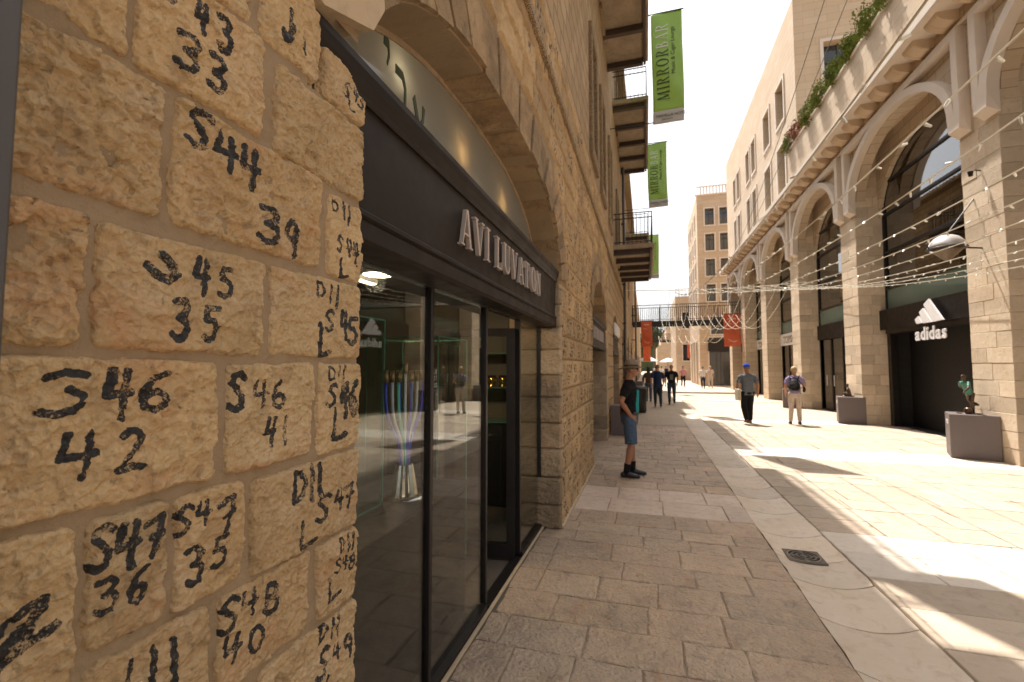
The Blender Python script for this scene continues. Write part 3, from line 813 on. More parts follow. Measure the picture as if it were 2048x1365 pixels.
# drain grate set in the gutter
gr = thing('drain_grate', 'square cast iron drain grate with round slots in the pale gutter', 'drain', (1.335, 4.77, -0.042))
mb = MB(); mb.cbox(1.335-.15, 1.335+.15, 4.77-.14, 4.77+.14, -0.06, -0.0215, 0.006)
mb.build('plate', 'iron', gr)
for rr in (0.112, 0.076, 0.040):
    for q in range(4):
        mb = MB(); V = []
        for i in range(8):
            a = R(q*90+10+i*10)
            for r_ in (rr-0.010, rr+0.010): V.append((1.335+r_*math.cos(a), 4.77+r_*math.sin(a), -0.0205))
        mb.add(V, [(2*i, 2*i+1, 2*i+3, 2*i+2) for i in range(7)])
        mb.build('slot_shade', 'slotdark', gr, fix=False)  # flat near-black arc on the plate; shade of the slot painted as colour
mb = MB(); V = []
for i in range(33):
    a = 2*math.pi*i/32
    for r_ in (0.124, 0.132): V.append((1.335+r_*math.cos(a), 4.77+r_*math.sin(a), -0.0195))
mb.add(V, [(2*i, 2*i+1, 2*i+3, 2*i+2) for i in range(32)]); mb.build('ring', 'brass', gr, fix=False)

# ================================================================== LEFT STONE BUILDING
WX = -0.87
left = thing('stone_building', 'old tan limestone building with painted numerals, arched shopfronts and balconies', 'building', (-3, 6, 0))
ROOF = 12.2            # nearer stretch
ROOF2, RSTEP = 10.4, 21.0   # roof cut lower past the step so arcade glass reflects sky

class Arch:
    def __init__(s, y0, y1, base, rise, n=2.0): s.c = (y0+y1)/2; s.a = (y1-y0)/2; s.base = base; s.b = rise; s.n = n; s.y0 = y0; s.y1 = y1
    def z(s, y, off=0.0):
        d = abs(y-s.c)/(s.a+off)
        return s.base + (s.b+off)*max(0.0, 1-d**s.n)**(1/s.n) if d < 1 else 0.0
    def pt(s, t, off=0.0):
        c, q = math.cos(t), math.sin(t)
        return (s.c - (s.a+off)*math.copysign(abs(c)**(2/s.n), c), s.base + (s.b+off)*abs(q)**(2/s.n))
arches = [Arch(1.24, 4.82, 2.5, 0.93, 2.5), Arch(7.85, 10.6, 2.45, 0.90, 2.0), Arch(13.2, 15.6, 2.3, 0.95), Arch(18.4, 20.8, 2.3, 0.95),
          Arch(23.6, 26.0, 2.3, 0.95), Arch(29.0, 31.4, 2.3, 0.95)]
AA = arches[0]
lwins = [(8.0, 8.75, 5.6, 7.7), (9.9, 10.65, 5.6, 7.7), (12.2, 12.9, 5.6, 7.7), (10.2, 11.0, 9.95, 11.7), (16.2, 17.0, 9.95, 11.7),
         (15.5, 16.3, 5.3, 7.5), (20.5, 21.3, 5.6, 7.7), (25.5, 26.3, 5.6, 7.7)]
STONE_Y, STONE_Z = 11.2, 5.2          # region whose stones are built one by one
cuts = {-3.0, 38.0, 1.0, STONE_Y, RSTEP}
for a in arches:
    for k in range(25): cuts.add(round(a.y0+(a.y1-a.y0)*(0.5-0.5*math.cos(math.pi*k/24)), 4))
for w in lwins: cuts |= {w[0], w[1]}
cuts = sorted(cuts)
core = MB(); CX_ = -0.893
for ya, yb in zip(cuts[:-1], cuts[1:]):
    ym = (ya+yb)/2
    lo = [0.0, 0.0]; segs = []
    ar = [a for a in arches if a.y0 < ym < a.y1]
    if ar:
        za, zb = ar[0].z(ya), ar[0].z(yb)
        if za == 0: za = ar[0].base
        if zb == 0: zb = ar[0].base
        if ar[0] is AA and yb < 1.36: za, zb = max(za, 2.80), max(zb, 2.80)
        lo = [za, zb]
    holes = [(w[2], w[3]) for w in lwins if w[0] < ym < w[1]]
    if 1.0 < ym < 1.24: holes.append((2.46, 2.74))
    holes.append((STONE_Z, STONE_Z))
    z0 = lo
    rf = ROOF if ym < RSTEP else ROOF2
    for h0, h1 in sorted(holes) + [(rf, rf)]:
        low = ym < STONE_Y and h0 <= STONE_Z+1e-6
        core.add([(CX_, ya, z0[0]), (CX_, yb, z0[1]), (CX_, yb, h0), (CX_, ya, h0)], [(0, 1, 2, 3)], 0 if low else 1)
        z0 = [h1, h1]
    if ar:   # soffit
        core.add([(CX_, ya, lo[0]), (CX_, yb, lo[1]), (-1.45, yb, lo[1]), (-1.45, ya, lo[0])], [(0, 1, 2, 3)], 0)
for a in arches:
    for yy in (a.y0, a.y1):
        core.add([(CX_, yy, 0), (CX_, yy, a.base), (-1.45, yy, a.base), (-1.45, yy, 0)], [(0, 1, 2, 3)], 0)
for w in lwins:
    a, b, c, d = w
    core.add([(CX_, a, c), (CX_, a, d), (-1.2, a, d), (-1.2, a, c)], [(0, 1, 2, 3)], 1); core.add([(CX_, b, c), (CX_, b, d), (-1.2, b, d), (-1.2, b, c)], [(0, 1, 2, 3)], 1)
    core.add([(CX_, a, d), (CX_, b, d), (-1.2, b, d), (-1.2, a, d)], [(0, 1, 2, 3)], 1); core.add([(CX_, a, c), (CX_, b, c), (-1.2, b, c), (-1.2, a, c)], [(0, 1, 2, 3)], 1)
# ends, roof and back
core.add([(CX_, -3, 0), (-9, -3, 0), (-9, -3, ROOF), (CX_, -3, ROOF)], [(0, 1, 2, 3)], 1)
core.add([(CX_, 38, 0), (-9, 38, 0), (-9, 38, ROOF2), (CX_, 38, ROOF2)], [(0, 1, 2, 3)], 1)
core.add([(-9, -3, 0), (-9, 38, 0), (-9, 38, ROOF2), (-9, RSTEP, ROOF2), (-9, RSTEP, ROOF), (-9, -3, ROOF)], [(0, 1, 2, 3, 4, 5)], 1)
core.add([(CX_, -3, ROOF), (-9, -3, ROOF), (-9, RSTEP, ROOF), (CX_, RSTEP, ROOF)], [(0, 1, 2, 3)], 1)
core.add([(CX_, RSTEP, ROOF2), (-9, RSTEP, ROOF2), (-9, 38, ROOF2), (CX_, 38, ROOF2)], [(0, 1, 2, 3)], 1)
core.add([(CX_, RSTEP, ROOF2), (-9, RSTEP, ROOF2), (-9, RSTEP, ROOF), (CX_, RSTEP, ROOF)], [(0, 1, 2, 3)], 1)
core.build('wall', ['mortar', 'lmortarwall'], left, fix=False)
# roof edge: cornice and a ragged line of clay tiles
MB().cbox(-1.2, -0.585, -3, RSTEP, ROOF, ROOF+0.16, 0.02).build('cornice', 'wallstone', left)
MB().cbox(-1.2, -0.585, RSTEP+.01, 38, ROOF2, ROOF2+0.16, 0.02).build('cornice', 'wallstone', left)
mb = MB()
for k in range(150):
    yy = -3+k*0.272; RF = ROOF if yy < RSTEP else ROOF2
    mb.tube([(-1.6, yy, RF+0.30), (-0.68+random.uniform(-.02, .02), yy, RF+0.20)], 0.085, 6)
o = mb.build('roof_tiles', 'rooftile', left); o['kind'] = 'stuff'
# string course
for a, b in ((-3, 4.0), (4.0, 9.0), (9.0, 14.0), (14.0, 22.0)):
    MB().cbox(-0.90, -0.825, a+.004, b-.004, 4.50, 4.585, 0.012).build('string_course', 'wallstone', left)

# --- the stones in front of the camera, each with its numerals
GL = [(c, yc, zc, w, h*(1.5 if c == 'C' else 1), 0.0095 if c == 'C' else max(0.0034, min(0.0115, 0.095*h))) for (c, yc, zc, w, h) in
      [(c, yc, zc, w*1.0, max(h, 0.9*w) if c not in 'Cs' else h) for (c, yc, zc, w, h) in GLYPHS]]
near = [  # y0, y1, z0, z1, relief
 (0.05, 0.545, 2.475, 2.76, 1.2), (0.565, 0.80, 2.475, 2.76, 1.0), (0.83, 1.035, 2.475, 2.725, .9), (1.06, 1.25, 2.455, 2.60, .8),
 (0.10, 0.547, 2.235, 2.455, 1.2), (0.567, 0.845, 2.228, 2.46, 1.0), (0.888, 1.255, 2.212, 2.438, 1.0),
 (0.15, 0.615, 1.962, 2.205, 1.5), (0.64, 1.052, 1.955, 2.208, 1.1), (1.088, 1.252, 1.948, 2.178, .8),
 (0.18, 0.498, 1.716, 1.925, 1.6), (0.522, 0.862, 1.712, 1.922, .8), (0.888, 1.246, 1.708, 1.925, .7),
 (0.05, 0.752, 1.452, 1.690, 1.1), (0.778, 1.037, 1.447, 1.686, .9), (1.064, 1.248, 1.440, 1.688, .8),
 (0.15, 0.510, 1.180, 1.428, 1.1), (0.530, 0.656, 1.215, 1.428, .9), (0.676, 0.827, 1.215, 1.425, .9), (0.850, 1.250, 1.202, 1.418, .8),
 (0.05, 0.520, 0.985, 1.158, 1.0), (0.540, 0.752, 0.985, 1.192, .9), (0.776, 1.040, 0.992, 1.190, .9), (1.075, 1.252, 0.985, 1.185, .9),
 (0.10, 0.45, 0.72, 0.962, 1.0), (0.472, 0.868, 0.72, 0.962, 1.0), (0.890, 1.252, 0.72, 0.965, 1.0),
]
for i, (a, b, c, d, rel) in enumerate(near):
    cut = None
    if i == 2: cut = ((1.0, 2.71), (1.06, 2.60))
    if i == 3: cut = ((1.0, 2.69), (1.27, 2.535))
    hidden = b < 0.42
    g_ = 0.007
    field_stone('stone', a-g_, min(b+g_, 1.253), c-g_, d+g_, 0.0034 if not hidden else 0.02, 'stone', left, GL, seed=i*13+1, relief=rel, cut=cut, rimw=0.011, warp=0.009)
rows = [(0.03, 0.25), (0.27, 0.48), (0.50, 0.70)]
for r0, r1 in rows:
    yy = -0.1 + random.uniform(0, .2)
    while yy < 1.2:
        y1 = min(yy+random.uniform(.28, .46), 1.25)
        if 1.25-y1 < .12: y1 = 1.25
        field_stone('stone', yy+.01, y1-.01, r0, r1, 0.02, 'stone', left, (), seed=int(yy*99)+400, relief=1)
        yy = y1
# trowelled mortar between them
ny, nz = 170, 260
ys = np.linspace(0.0, 1.236, ny); zs = np.linspace(0.0, 2.70, nz)
Y, Z = np.meshgrid(ys, zs, indexing='ij')
X = -0.8765 + 0.009*fbm(Y*14, Z*14, 91, 4) + 0.004*facets(Y*20, Z*20, 33)
X = np.where((Z > 2.46) & (Y > 1.0), -0.93, X)
V = np.stack([X, Y, Z], -1).reshape(-1, 3); idx = np.arange(ny*nz).reshape(ny, nz)
F = np.stack([idx[:-1, :-1].ravel(), idx[1:, :-1].ravel(), idx[1:, 1:].ravel(), idx[:-1, 1:].ravel()], -1)
zq = Z.ravel()[F].max(1); yq = Y.ravel()[F].max(1)
F = F[~((zq > 2.455) & (yq > 0.995))]
me = bpy.data.meshes.new('mortar'); me.from_pydata(V, [], F.tolist()); me.materials.append(M['mortar'])
me.polygons.foreach_set('use_smooth', [True]*len(me.polygons)); me.update(); link('mortar', me, left)

# --- coursed stones further along: nearest are parts, the rest one joined part
specs = []
zrow = 0.0; r_i = 0
while zrow < STONE_Z-0.05:
    hrow = random.choice((0.26, 0.28, 0.30, 0.33)); z1 = min(zrow+hrow, STONE_Z)
    if 4.45 < z1 < 4.62: z1 = 4.5
    if abs(zrow-4.5) < 1e-6: zrow = 4.585; z1 = 4.86
    zm = (zrow+z1)/2
    iv = [(-0.2, STONE_Y)] if zm > 2.75 else [(1.25, STONE_Y)]
    for a in arches[:2]:
        ext = 0.36
        nw = []
        for (p, q) in iv:
            if zrow < a.base + a.b + ext:
                if zrow < a.base: l, r_ = a.y0, a.y1
                else:
                    t = (zrow-a.base)/(a.b+ext); hw = (a.a+ext)*max(0, 1-t**a.n)**(1/a.n)
                    l, r_ = a.c-hw, a.c+hw
                    t1 = max(0, 1-((z1-a.base)/(a.b+ext))**a.n) if z1 < a.base+a.b+ext else 0
                    l += 0.0; r_ -= 0.0
                if l > p: nw.append((p, min(q, l)))
                if r_ < q: nw.append((max(p, r_), q))
            else: nw.append((p, q))
        iv = [(p, q) for p, q in nw if q-p > 0.05]
    if zm < 2.75: iv = [(max(p, 4.82), q) for p, q in iv if q > 4.9]
    for (p, q) in iv:
        yy = p
        if p > 4 and r_i % 2: yy = p
        first = True
        while yy < q-0.02:
            wd = random.uniform(0.30, 0.62)
            if first and r_i % 2: wd *= 0.6
            first = False
            y1 = min(yy+wd, q)
            if q-y1 < 0.16: y1 = q
            specs.append((yy+.008, y1-.008, zrow+.009, z1-.009)); yy = y1
    zrow = z1; r_i += 1
specs.sort(key=lambda s: math.dist((s[0], s[2]), (0, 1.7))*(1.0 if s[2] < 3.2 else 1.25))
import bmesh
joined = bmesh.new(); nj = 0
for i, (a, b, c, d) in enumerate(specs):
    ym = (a+b)/2; closeup = 4.8 < ym < 7.9 and c < 3.2
    gl = []
    if closeup or (ym < 8 and random.random() < .5):
        k = random.choice((2, 2, 3)); hh = (d-c)
        for li in range(k if hh > .2 else 1):
            n_ch = random.randint(2, 4); txt = ''.join(random.choice('SD4L1357S69201') for _ in range(n_ch))
            zz = d - hh*(li+0.75)/(k+0.4); y_ = a+0.05+random.uniform(0, .05)
            for ch in txt:
                wch = 0.055 if ch != '1' else 0.03
                if y_+wch > b-0.03: break
                gl.append((ch, y_+wch/2, zz, wch, hh/(k+1.3), 0.0085)); y_ += wch+0.032
    st = 0.014 if closeup else (0.03 if ym < 8 else 0.05)
    if nj == 0 and i >= 262: nj = 1
    o = field_stone('stone', a, b, c, d, st, 'wallstone', left if not nj else None, gl, seed=1000+i*7, relief=1.2, warp=0.008, round_=0.03)
    if nj:
        o.data.attributes.new('tint', 'FLOAT', 'POINT').data.foreach_set('value', [random.random()]*len(o.data.vertices))
        joined.from_mesh(o.data); md = o.data; bpy.data.objects.remove(o); bpy.data.meshes.remove(md)
if nj:
    me = bpy.data.meshes.new('distant_stones'); joined.to_mesh(me); me.materials.append(M['wallstone'])
    o = link('distant_stones', me, left); o['kind'] = 'stuff'
joined.free()

# --- arch rings
def voussoirs(a, n, ring, x_front, x_back, mat, t0=0.0, t1=math.pi, rough=0.014):
    for k in range(n):
        ta, tb = t0+(t1-t0)*k/n, t0+(t1-t0)*(k+1)/n
        e = 0.0065
        m_ = 3
        inn = [a.pt(ta+e+(tb-ta-2*e)*i/m_) for i in range(m_+1)]
        out = [a.pt(ta+e+(tb-ta-2*e)*i/m_, ring) for i in range(m_, -1, -1)]
        jx = random.uniform(-rough, rough); ji = random.uniform(-rough, rough)
        inn = [(p, q+ji) for p, q in inn]
        MB().prism(inn+out, lambda u, v, d: (d, u, v), x_front+jx, x_back).build('arch_stone', mat, left)
voussoirs(AA, 19, 0.36, -0.862, -1.36, 'archstone', R(16), R(176))
voussoirs(arches[1], 13, 0.32, -0.862, -1.3, 'archstone', R(2), R(178))
# pale springer stone at the near end of the arch
MB().prism([(0.93, 2.735), (1.03, 2.70), (1.27, 2.80), (1.335, 2.92), (1.30, 3.18), (0.93, 3.2)], lambda u, v, d: (d, u, v), -0.855, -1.33).build('springer', 'springer', left)
# jamb stones at the far side of the shop opening, seen from the front
zz = 0.0; k = 0
while zz < 2.5:
    h = random.choice((0.24, 0.27, 0.30)); z1 = min(zz+h, 2.52)
    gl = []
    for li in range(2):
        gl.append((random.choice('S4D1L7'), -1.04+random.uniform(0, .02), zz+h*(.3+.4*li), 0.05, 0.09, 0.008)); gl.append((random.choice('412769'), -0.96, zz+h*(.3+.4*li), 0.045, 0.09, 0.008))
    if zz < 0.8: gl = []
    jut = 0.06 if zz < 0.25 else random.uniform(-.006, .012)
    o = field_stone('stone', -1.135, -0.868, zz+.006, z1-.006, 0.014, 'jambstone', None, gl, seed=3000+k, relief=1.0, x=0.0, warp=0.007)
    for v in o.data.vertices: v.co = (v.co.y, 4.79-jut-v.co.x, v.co.z)
    o.data.flip_normals(); o.parent = left; o.matrix_parent_inverse = pm(left).inverted()
    zz = z1; k += 1
# pale sealant line at the foot of wall
MB().cbox(-0.90, -0.845, 4.76, 7.85, 0.0, 0.035, 0.008).build('sealant', 'springer', left)
# jamb blocks of the next openings
for a in arches[1:4]:
    zz = 0; 
    while zz < a.base-0.02:
        h = random.choice((.26, .29, .32)); z1 = min(zz+h, a.base)
        MB().cbox(-1.3, -0.862, a.y1-0.012, a.y1+0.30, zz+.005, z1-.005, 0.012, 0, 0.004).build('jamb_stone', 'jambstone', left)
        zz = z1
# windows of the upper floors, each recessed with a stone surround and bars
for (a, b, c, d) in lwins:
    w = part('window', left)
    MB().box(-1.18, -1.17, a, b, c, d).build('pane', 'winglass', w)
    mb = MB()
    for (p, q) in ((a-.14, a+.004), (b-.004, b+.14)): mb.cbox(-0.90, -0.83, p, q, c-.1, d+.15, .012)
    mb.cbox(-0.90, -0.825, a-.2, b+.2, c-.2, c+.003, .012); mb.cbox(-0.90, -0.832, a+.002, b-.002, d-.003, d+.148, .012)
    mb.build('surround', 'wallstone', w)
    mb = MB(); mb.box(-1.165, -1.12, (a+b)/2-.03, (a+b)/2+.03, c, d)
    mb.box(-1.166, -1.121, a, b, c+(d-c)*.6, c+(d-c)*.6+.05); mb.build('frame', 'frame', w)

# --- balconies
def balcony(y0, y1, z, xo, name='balcony'):
    B = part(name, left)
    MB().cbox(-0.91, xo, y0, y1, z, z+0.13, 0.015).build('slab', 'concrete', B)
    n = max(3, int((y1-y0)/1.15)+1)
    for k in range(n):
        yy = y0+0.16+(y1-y0-0.32)*k/(n-1)
        mb = MB(); mb.box(-0.92, xo-0.13, yy-.06, yy+.06, z-.02, z-.001); mb.box(-0.92, xo-0.13, yy-.012, yy+.012, z-.14, z-.02); mb.box(-0.92, xo-0.13, yy-.06, yy+.06, z-.16, z-.14)
        mb.build('beam', 'beam', B)
    MB().box(xo-0.12, xo-0.06, y0+.02, y1-.02, z-.09, z-.002).build('edge_channel', 'beam', B)
    mb = MB(); zt = z+1.08; xr = xo-0.06
    for zz_ in (zt, zt-.16, z+.2):
        mb.box(xr-.012, xr+.012, y0+.05, y1-.05, zz_-.012, zz_+.012)
        for yy in (y0+.05, y1-.05): mb.box(-0.88, xr-.0125, yy-.012, yy+.012, zz_-.0121, zz_+.0121)
    k = 0
    yy = y0+.05
    while yy <= y1-.049:
        thick = .016 if k % 8 == 0 else .007
        mb.box(xr-thick*.9, xr+thick*.9, yy-thick*.9, yy+thick*.9, z+.13, zt-.013); yy += 0.125; k += 1
    for ye in (y0+.05, y1-.05):
        xx = -0.82
        while xx < xr-.05:
            mb.box(xx-.007, xx+.007, ye-.007, ye+.007, z+.13, zt-.013); xx += 0.12
    mb.build('railing', 'rail', B)
balcony(8.25, 12.4, 9.9, 0.18)
balcony(14.2, 19.4, 9.9, 0.20)
balcony(13.85, 18.7, 5.2, 0.29)
balcony(22.6, 26.6, 8.0, 0.24)
balcony(2.6, 7.35, 9.9, 0.18)
# drain pipes on the wall
for yy, x_, zt in ((19.0, -0.80, 12.1), (31.0, -0.62, 10.3)):
    P = part('drainpipe', left)
    MB().tube([(x_, yy, 0.0), (x_, yy, zt)], 0.055, 10).build('pipe', 'pipe', P, True)
    for zz in (1.2, 3.4, 5.0, 7.5, 10.0): MB().box(-0.90, x_+.05, yy-.075, yy+.075, zz, zz+.05).build('bracket', 'rail', P)

# grey square post at the left edge of the view
pt = thing('metal_post', 'grey painted metal post standing close to the numbered stone wall', 'post', (-0.78, 0.30, 0))
MB().cbox(-0.83, -0.735, 0.245, 0.349, 0.02, 3.6, 0.004).build('shaft', 'post', pt)
MB().cbox(-0.86, -0.68, 0.215, 0.39, 0.0, 0.02, 0.003).build('base_plate', 'post', pt)
MB().cbox(-0.84, -0.725, 0.235, 0.359, 3.6, 3.63, 0.004).build('cap', 'post', pt)

# ================================================================== NEAR SHOP FRONT
GXP = -1.11
sf = thing('shop_front', 'dark bronze shopfront with raised serif letters over tall glass panes', 'shopfront', (-1.0, 3.0, 0))
MB().box(-1.06, -0.925, 1.012, 4.812, 2.215, 2.585).build('fascia', 'bronze', sf)
mb = MB()
mb.prism([(-1.07, 2.585), (-0.915, 2.585), (-0.905, 2.60), (-0.915, 2.615), (-0.895, 2.645), (-0.888, 2.675), (-0.888, 2.70), (-1.07, 2.70)], lambda u, v, d: (u, d, v), 1.010, 4.814)
mb.build('cornice', 'bronze', sf)
mb = MB()
mb.prism([(-1.07, 2.10), (-0.93, 2.10), (-0.912, 2.115), (-0.912, 2.175), (-0.918, 2.182), (-0.905, 2.19), (-0.905, 2.205), (-0.915, 2.215), (-1.07, 2.215)], lambda u, v, d: (u, d, v), 1.26, 4.813)
mb.build('architrave', 'bronze', sf)
MB().box(-1.16, -1.0705, 1.26, 4.812, 2.131, 2.16).build('soffit', 'frame', sf)
# frame
for yy in (1.30, 2.20, 3.06, 3.95, 4.785):
    mb = MB().cbox(-1.135, -1.085, yy-.017, yy+.017, 0.045, 2.13, .004); mb.build('mullion', 'frame', sf)
for a, b in ((1.3175, 2.1825), (2.2175, 3.0425), (3.9675, 4.767)):
    MB().cbox(-1.15, -1.07, a, b, 0.0, 0.045, .004).build('sill', 'frame', sf)
    MB().cbox(-1.145, -1.075, a, b, 2.10, 2.13, .004).build('head', 'frame', sf)
    MB().box(-1.114, -1.106, a, b, 0.046, 2.099).build('glass_pane', 'glass', sf)
MB().box(-1.15, -1.07, 3.0775, 3.9325, 0.0, 0.02).build('threshold', 'frame', sf)
MB().cbox(-1.145, -1.075, 3.0775, 3.9325, 2.10, 2.13, .004).build('head', 'frame', sf)
# sealant bead along the foot of the glass
MB().cbox(-1.068, -1.045, 1.3, 4.8, 0.0, 0.02, .004).build('sealant', 'springer', sf)
# open door leaf, swung inward from the far jamb
door = part('door', sf); hx, hy = -1.12, 3.905; ang = R(10)
def dleaf(a, b, z0, z1, t=0.028):
    c, s_ = math.cos(ang), math.sin(ang)
    f = lambda u, w, z: (hx - u*c + w*s_, hy - u*s_ - w*c, z)
    v = [f(u, w, z) for z in (z0, z1) for w in (-t, t) for u in (a, b)]
    return v, [(0, 2, 3, 1), (4, 5, 7, 6), (0, 1, 5, 4), (2, 6, 7, 3), (0, 4, 6, 2), (1, 3, 7, 5)]
mb = MB()
for a, b, c, d in ((0, .075, .02, 2.02), (.745, .82, .02, 2.02), (.0751, .7449, .02, .14), (.0751, .7449, 1.95, 2.02)): mb.add(*dleaf(a, b, c, d))
mb.build('leaf_frame', 'frame', door)
MB().add(*dleaf(.075, .745, .14, 1.95, 0.004)).build('pane', 'glass', door)
MB().add(*dleaf(.70, .72, .85, 1.25, 0.06)).build('handle', 'brass', door)
# letters
def serif_word(word, fn, gap, mats, parent, name='letter', d0=0.0, d1=0.02, scale=1.0):
    u0 = 0.0
    for ch in word:
        if ch == ' ': u0 += 0.42; continue
        w, polys = SERIF[ch]
        mb = MB()
        for i, q in enumerate(polys):
            dd = i*0.00035
            mb.prism([(u0+p, z) for p, z in q], lambda u, v, d: fn(u, v, d), d0, d1+dd)
        mb.build(name, mats, parent)
        u0 += w + gap
    return u0
WID = sum(SERIF[c][0] if c != ' ' else 0.42 for c in 'AVI LUVATON') + 10*0.16
kS = 1.86/WID
serif_word('AVI LUVATON', lambda u, v, d: (-0.925+d, 2.12+u*kS, 2.305+v*0.20), 0.16, 'letter', sf, d0=0.012, d1=0.034)
# tympanum: frosted glass, letters, lamps behind
a = AA; N = 30
mb = MB(); V = []; ZB = 2.70
top = [(a.y0+0.004+(a.y1-a.y0-0.008)*i/N) for i in range(N+1)]
for x_ in (-1.165, -1.155):
    V += [(x_, yy, ZB) for yy in top] + [(x_, yy, max(ZB, a.z(yy)+0.012)) for yy in top]
n1 = N+1
F = [(i, i+1, n1+i+1, n1+i) for i in range(N)] + [(2*n1+i+1, 2*n1+i, 3*n1+i, 3*n1+i+1) for i in range(N)]
F += [(n1+i, n1+i+1, 3*n1+i+1, 3*n1+i) for i in range(N)]
mb.add(V, F).build('tympanum_pane', 'frost', sf)
# grey rim trim along the arch
mb = MB(); V = []
for i in range(N+1):
    t = R(20)+R(155)*i/N; p = a.pt(t); q = a.pt(t, -0.03)
    V += [(-1.145, p[0], p[1]), (-1.145, q[0], q[1]), (-1.18, q[0], q[1]), (-1.18, p[0], p[1])]
mb.add(V, [(4*i+j, 4*i+(j+1) % 4, 4*i+4+(j+1) % 4, 4*i+4+j) for i in range(N) for j in range(4)]).build('rim', 'jambstone', sf)
def heb(polys, y0, z0, w, h):
    mb = MB()
    for q in polys: mb.prism([(y0+u*w, z0+v*h) for u, v in q], lambda u, v, d: (d, u, v), -1.1545, -1.150)
    mb.build('letter', 'hebrew', sf)
def band(p, w0, w1):
    """tapered brush band along points"""
    L, Rr = [], []
    for i, (x_, y_) in enumerate(p):
        a_, b_ = p[max(i-1, 0)], p[min(i+1, len(p)-1)]
        dx, dy = b_[0]-a_[0], b_[1]-a_[1]; l = math.hypot(dx, dy)+1e-9
        w = w0+(w1-w0)*i/(len(p)-1)
        L.append((x_-dy/l*w, y_+dx/l*w)); Rr.append((x_+dy/l*w, y_-dx/l*w))
    return [[L[i], L[i+1], Rr[i+1], Rr[i]] for i in range(len(p)-1)]
heb(band([(.2, 1), (.7, .95), (.8, .7), (.6, .45)], .16, .05), 1.78, 3.02, 0.075, 0.20)
heb(band([(0, .95), (.6, .95), (.85, .75), (.85, .1)], .09, .09) + band([(-.1, .06), (1.1, .06)], .07, .07), 1.90, 2.90, 0.11, 0.25)
heb(band([(.1, 1), (.9, 0)], .1, .1) + band([(.95, 1), (.9, .7), (.6, .45)], .1, .05) + band([(.4, .62), (.1, .4), (.05, 0)], .05, .1), 2.07, 2.85, 0.13, 0.25)
# lamps behind the frosted glass (lit in the photograph)
for yy, zz, mt, en in ((1.95, 3.14, 'lamppale', 1.2), (2.75, 3.10, 'lampwarm', 1.5), (3.65, 3.07, 'lampwarm', 1.5)):
    l = thing('wall_lamp', {1.95: 'pale round lamp glowing behind the frosted glass near the dark green letters', 2.75: 'warm lamp glowing behind middle of frosted arch glass', 3.65: 'warm lamp glowing behind far end of frosted arch glass'}[yy], 'lamp', (-1.32, yy, zz))
    MB().ball((-1.26, yy, zz), 0.035, 12).build('bulb', mt, l, True)
    MB().lathe([(0.05, 0), (0.05, 0.03), (0.015, 0.05)], (-1.26, yy, zz-0.085), 12).build('holder', 'frame', l)
# shop interior
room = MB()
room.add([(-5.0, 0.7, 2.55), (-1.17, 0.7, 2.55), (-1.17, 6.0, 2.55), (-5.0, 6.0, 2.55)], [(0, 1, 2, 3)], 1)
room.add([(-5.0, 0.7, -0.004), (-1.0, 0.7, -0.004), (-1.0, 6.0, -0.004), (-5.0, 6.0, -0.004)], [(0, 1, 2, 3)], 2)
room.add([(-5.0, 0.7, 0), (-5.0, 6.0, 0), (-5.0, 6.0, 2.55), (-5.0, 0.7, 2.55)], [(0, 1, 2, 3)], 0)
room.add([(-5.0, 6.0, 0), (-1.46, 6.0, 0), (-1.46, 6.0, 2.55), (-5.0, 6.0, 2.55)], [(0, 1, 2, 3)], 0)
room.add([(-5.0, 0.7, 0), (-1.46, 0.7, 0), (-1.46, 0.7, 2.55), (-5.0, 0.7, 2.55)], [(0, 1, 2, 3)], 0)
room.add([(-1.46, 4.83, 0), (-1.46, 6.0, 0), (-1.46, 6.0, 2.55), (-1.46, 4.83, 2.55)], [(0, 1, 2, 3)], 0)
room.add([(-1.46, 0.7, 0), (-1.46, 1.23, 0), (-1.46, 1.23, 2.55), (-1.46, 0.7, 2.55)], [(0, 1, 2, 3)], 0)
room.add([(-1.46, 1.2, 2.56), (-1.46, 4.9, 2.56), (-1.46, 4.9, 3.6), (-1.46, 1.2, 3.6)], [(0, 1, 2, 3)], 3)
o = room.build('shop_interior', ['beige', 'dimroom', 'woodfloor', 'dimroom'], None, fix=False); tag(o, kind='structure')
# ceiling lamp, lit
l = thing('ceiling_lamp', 'lit round drum lamp on the shop ceiling behind the glass', 'lamp', (-2.08, 3.2, 2.55))
MB().lathe([(0.12, 0.0), (0.12, -0.13), (0.105, -0.13), (0.105, -0.11)], (-2.08, 3.2, 2.55), 28).build('shade', 'plaque', l, True)
MB().lathe([(0.0, -0.112), (0.104, -0.112)], (-2.08, 3.2, 2.55), 28).build('diffuser', 'lampglow', l)
pl = bpy.data.lights.new('bulb', 'POINT'); pl.energy = 22.0; pl.color = (1, .8, .55); pl.shadow_soft_size = 0.08
po = bpy.data.objects.new('bulb_light', pl); COL.objects.link(po); po.location = (-2.08, 3.2, 2.36); po.parent = l; po.matrix_parent_inverse = pm(l).inverted()
l = thing('tube_lamp', 'slim lit ceiling strip lamp deeper inside the shop', 'lamp', (-2.6, 3.6, 2.5))
MB().cbox(-2.64, -2.56, 3.15, 3.95, 2.50, 2.549, .006).build('housing', 'plaque', l); MB().box(-2.63, -2.57, 3.17, 3.93, 2.494, 2.499).build('tube', 'lampglow', l)
# dark plinth for the candelabrum
pd = thing('display_plinth', 'low black display plinth behind the first shop panes', 'plinth', (-1.75, 2.5, 0))
MB().cbox(-2.35, -1.22, 1.45, 3.0, 0.0, 0.86, .008).build('body', 'black', pd)
MB().cbox(-2.37, -1.20, 1.43, 3.02, 0.86, 0.885, .004).build('top', 'frame', pd)
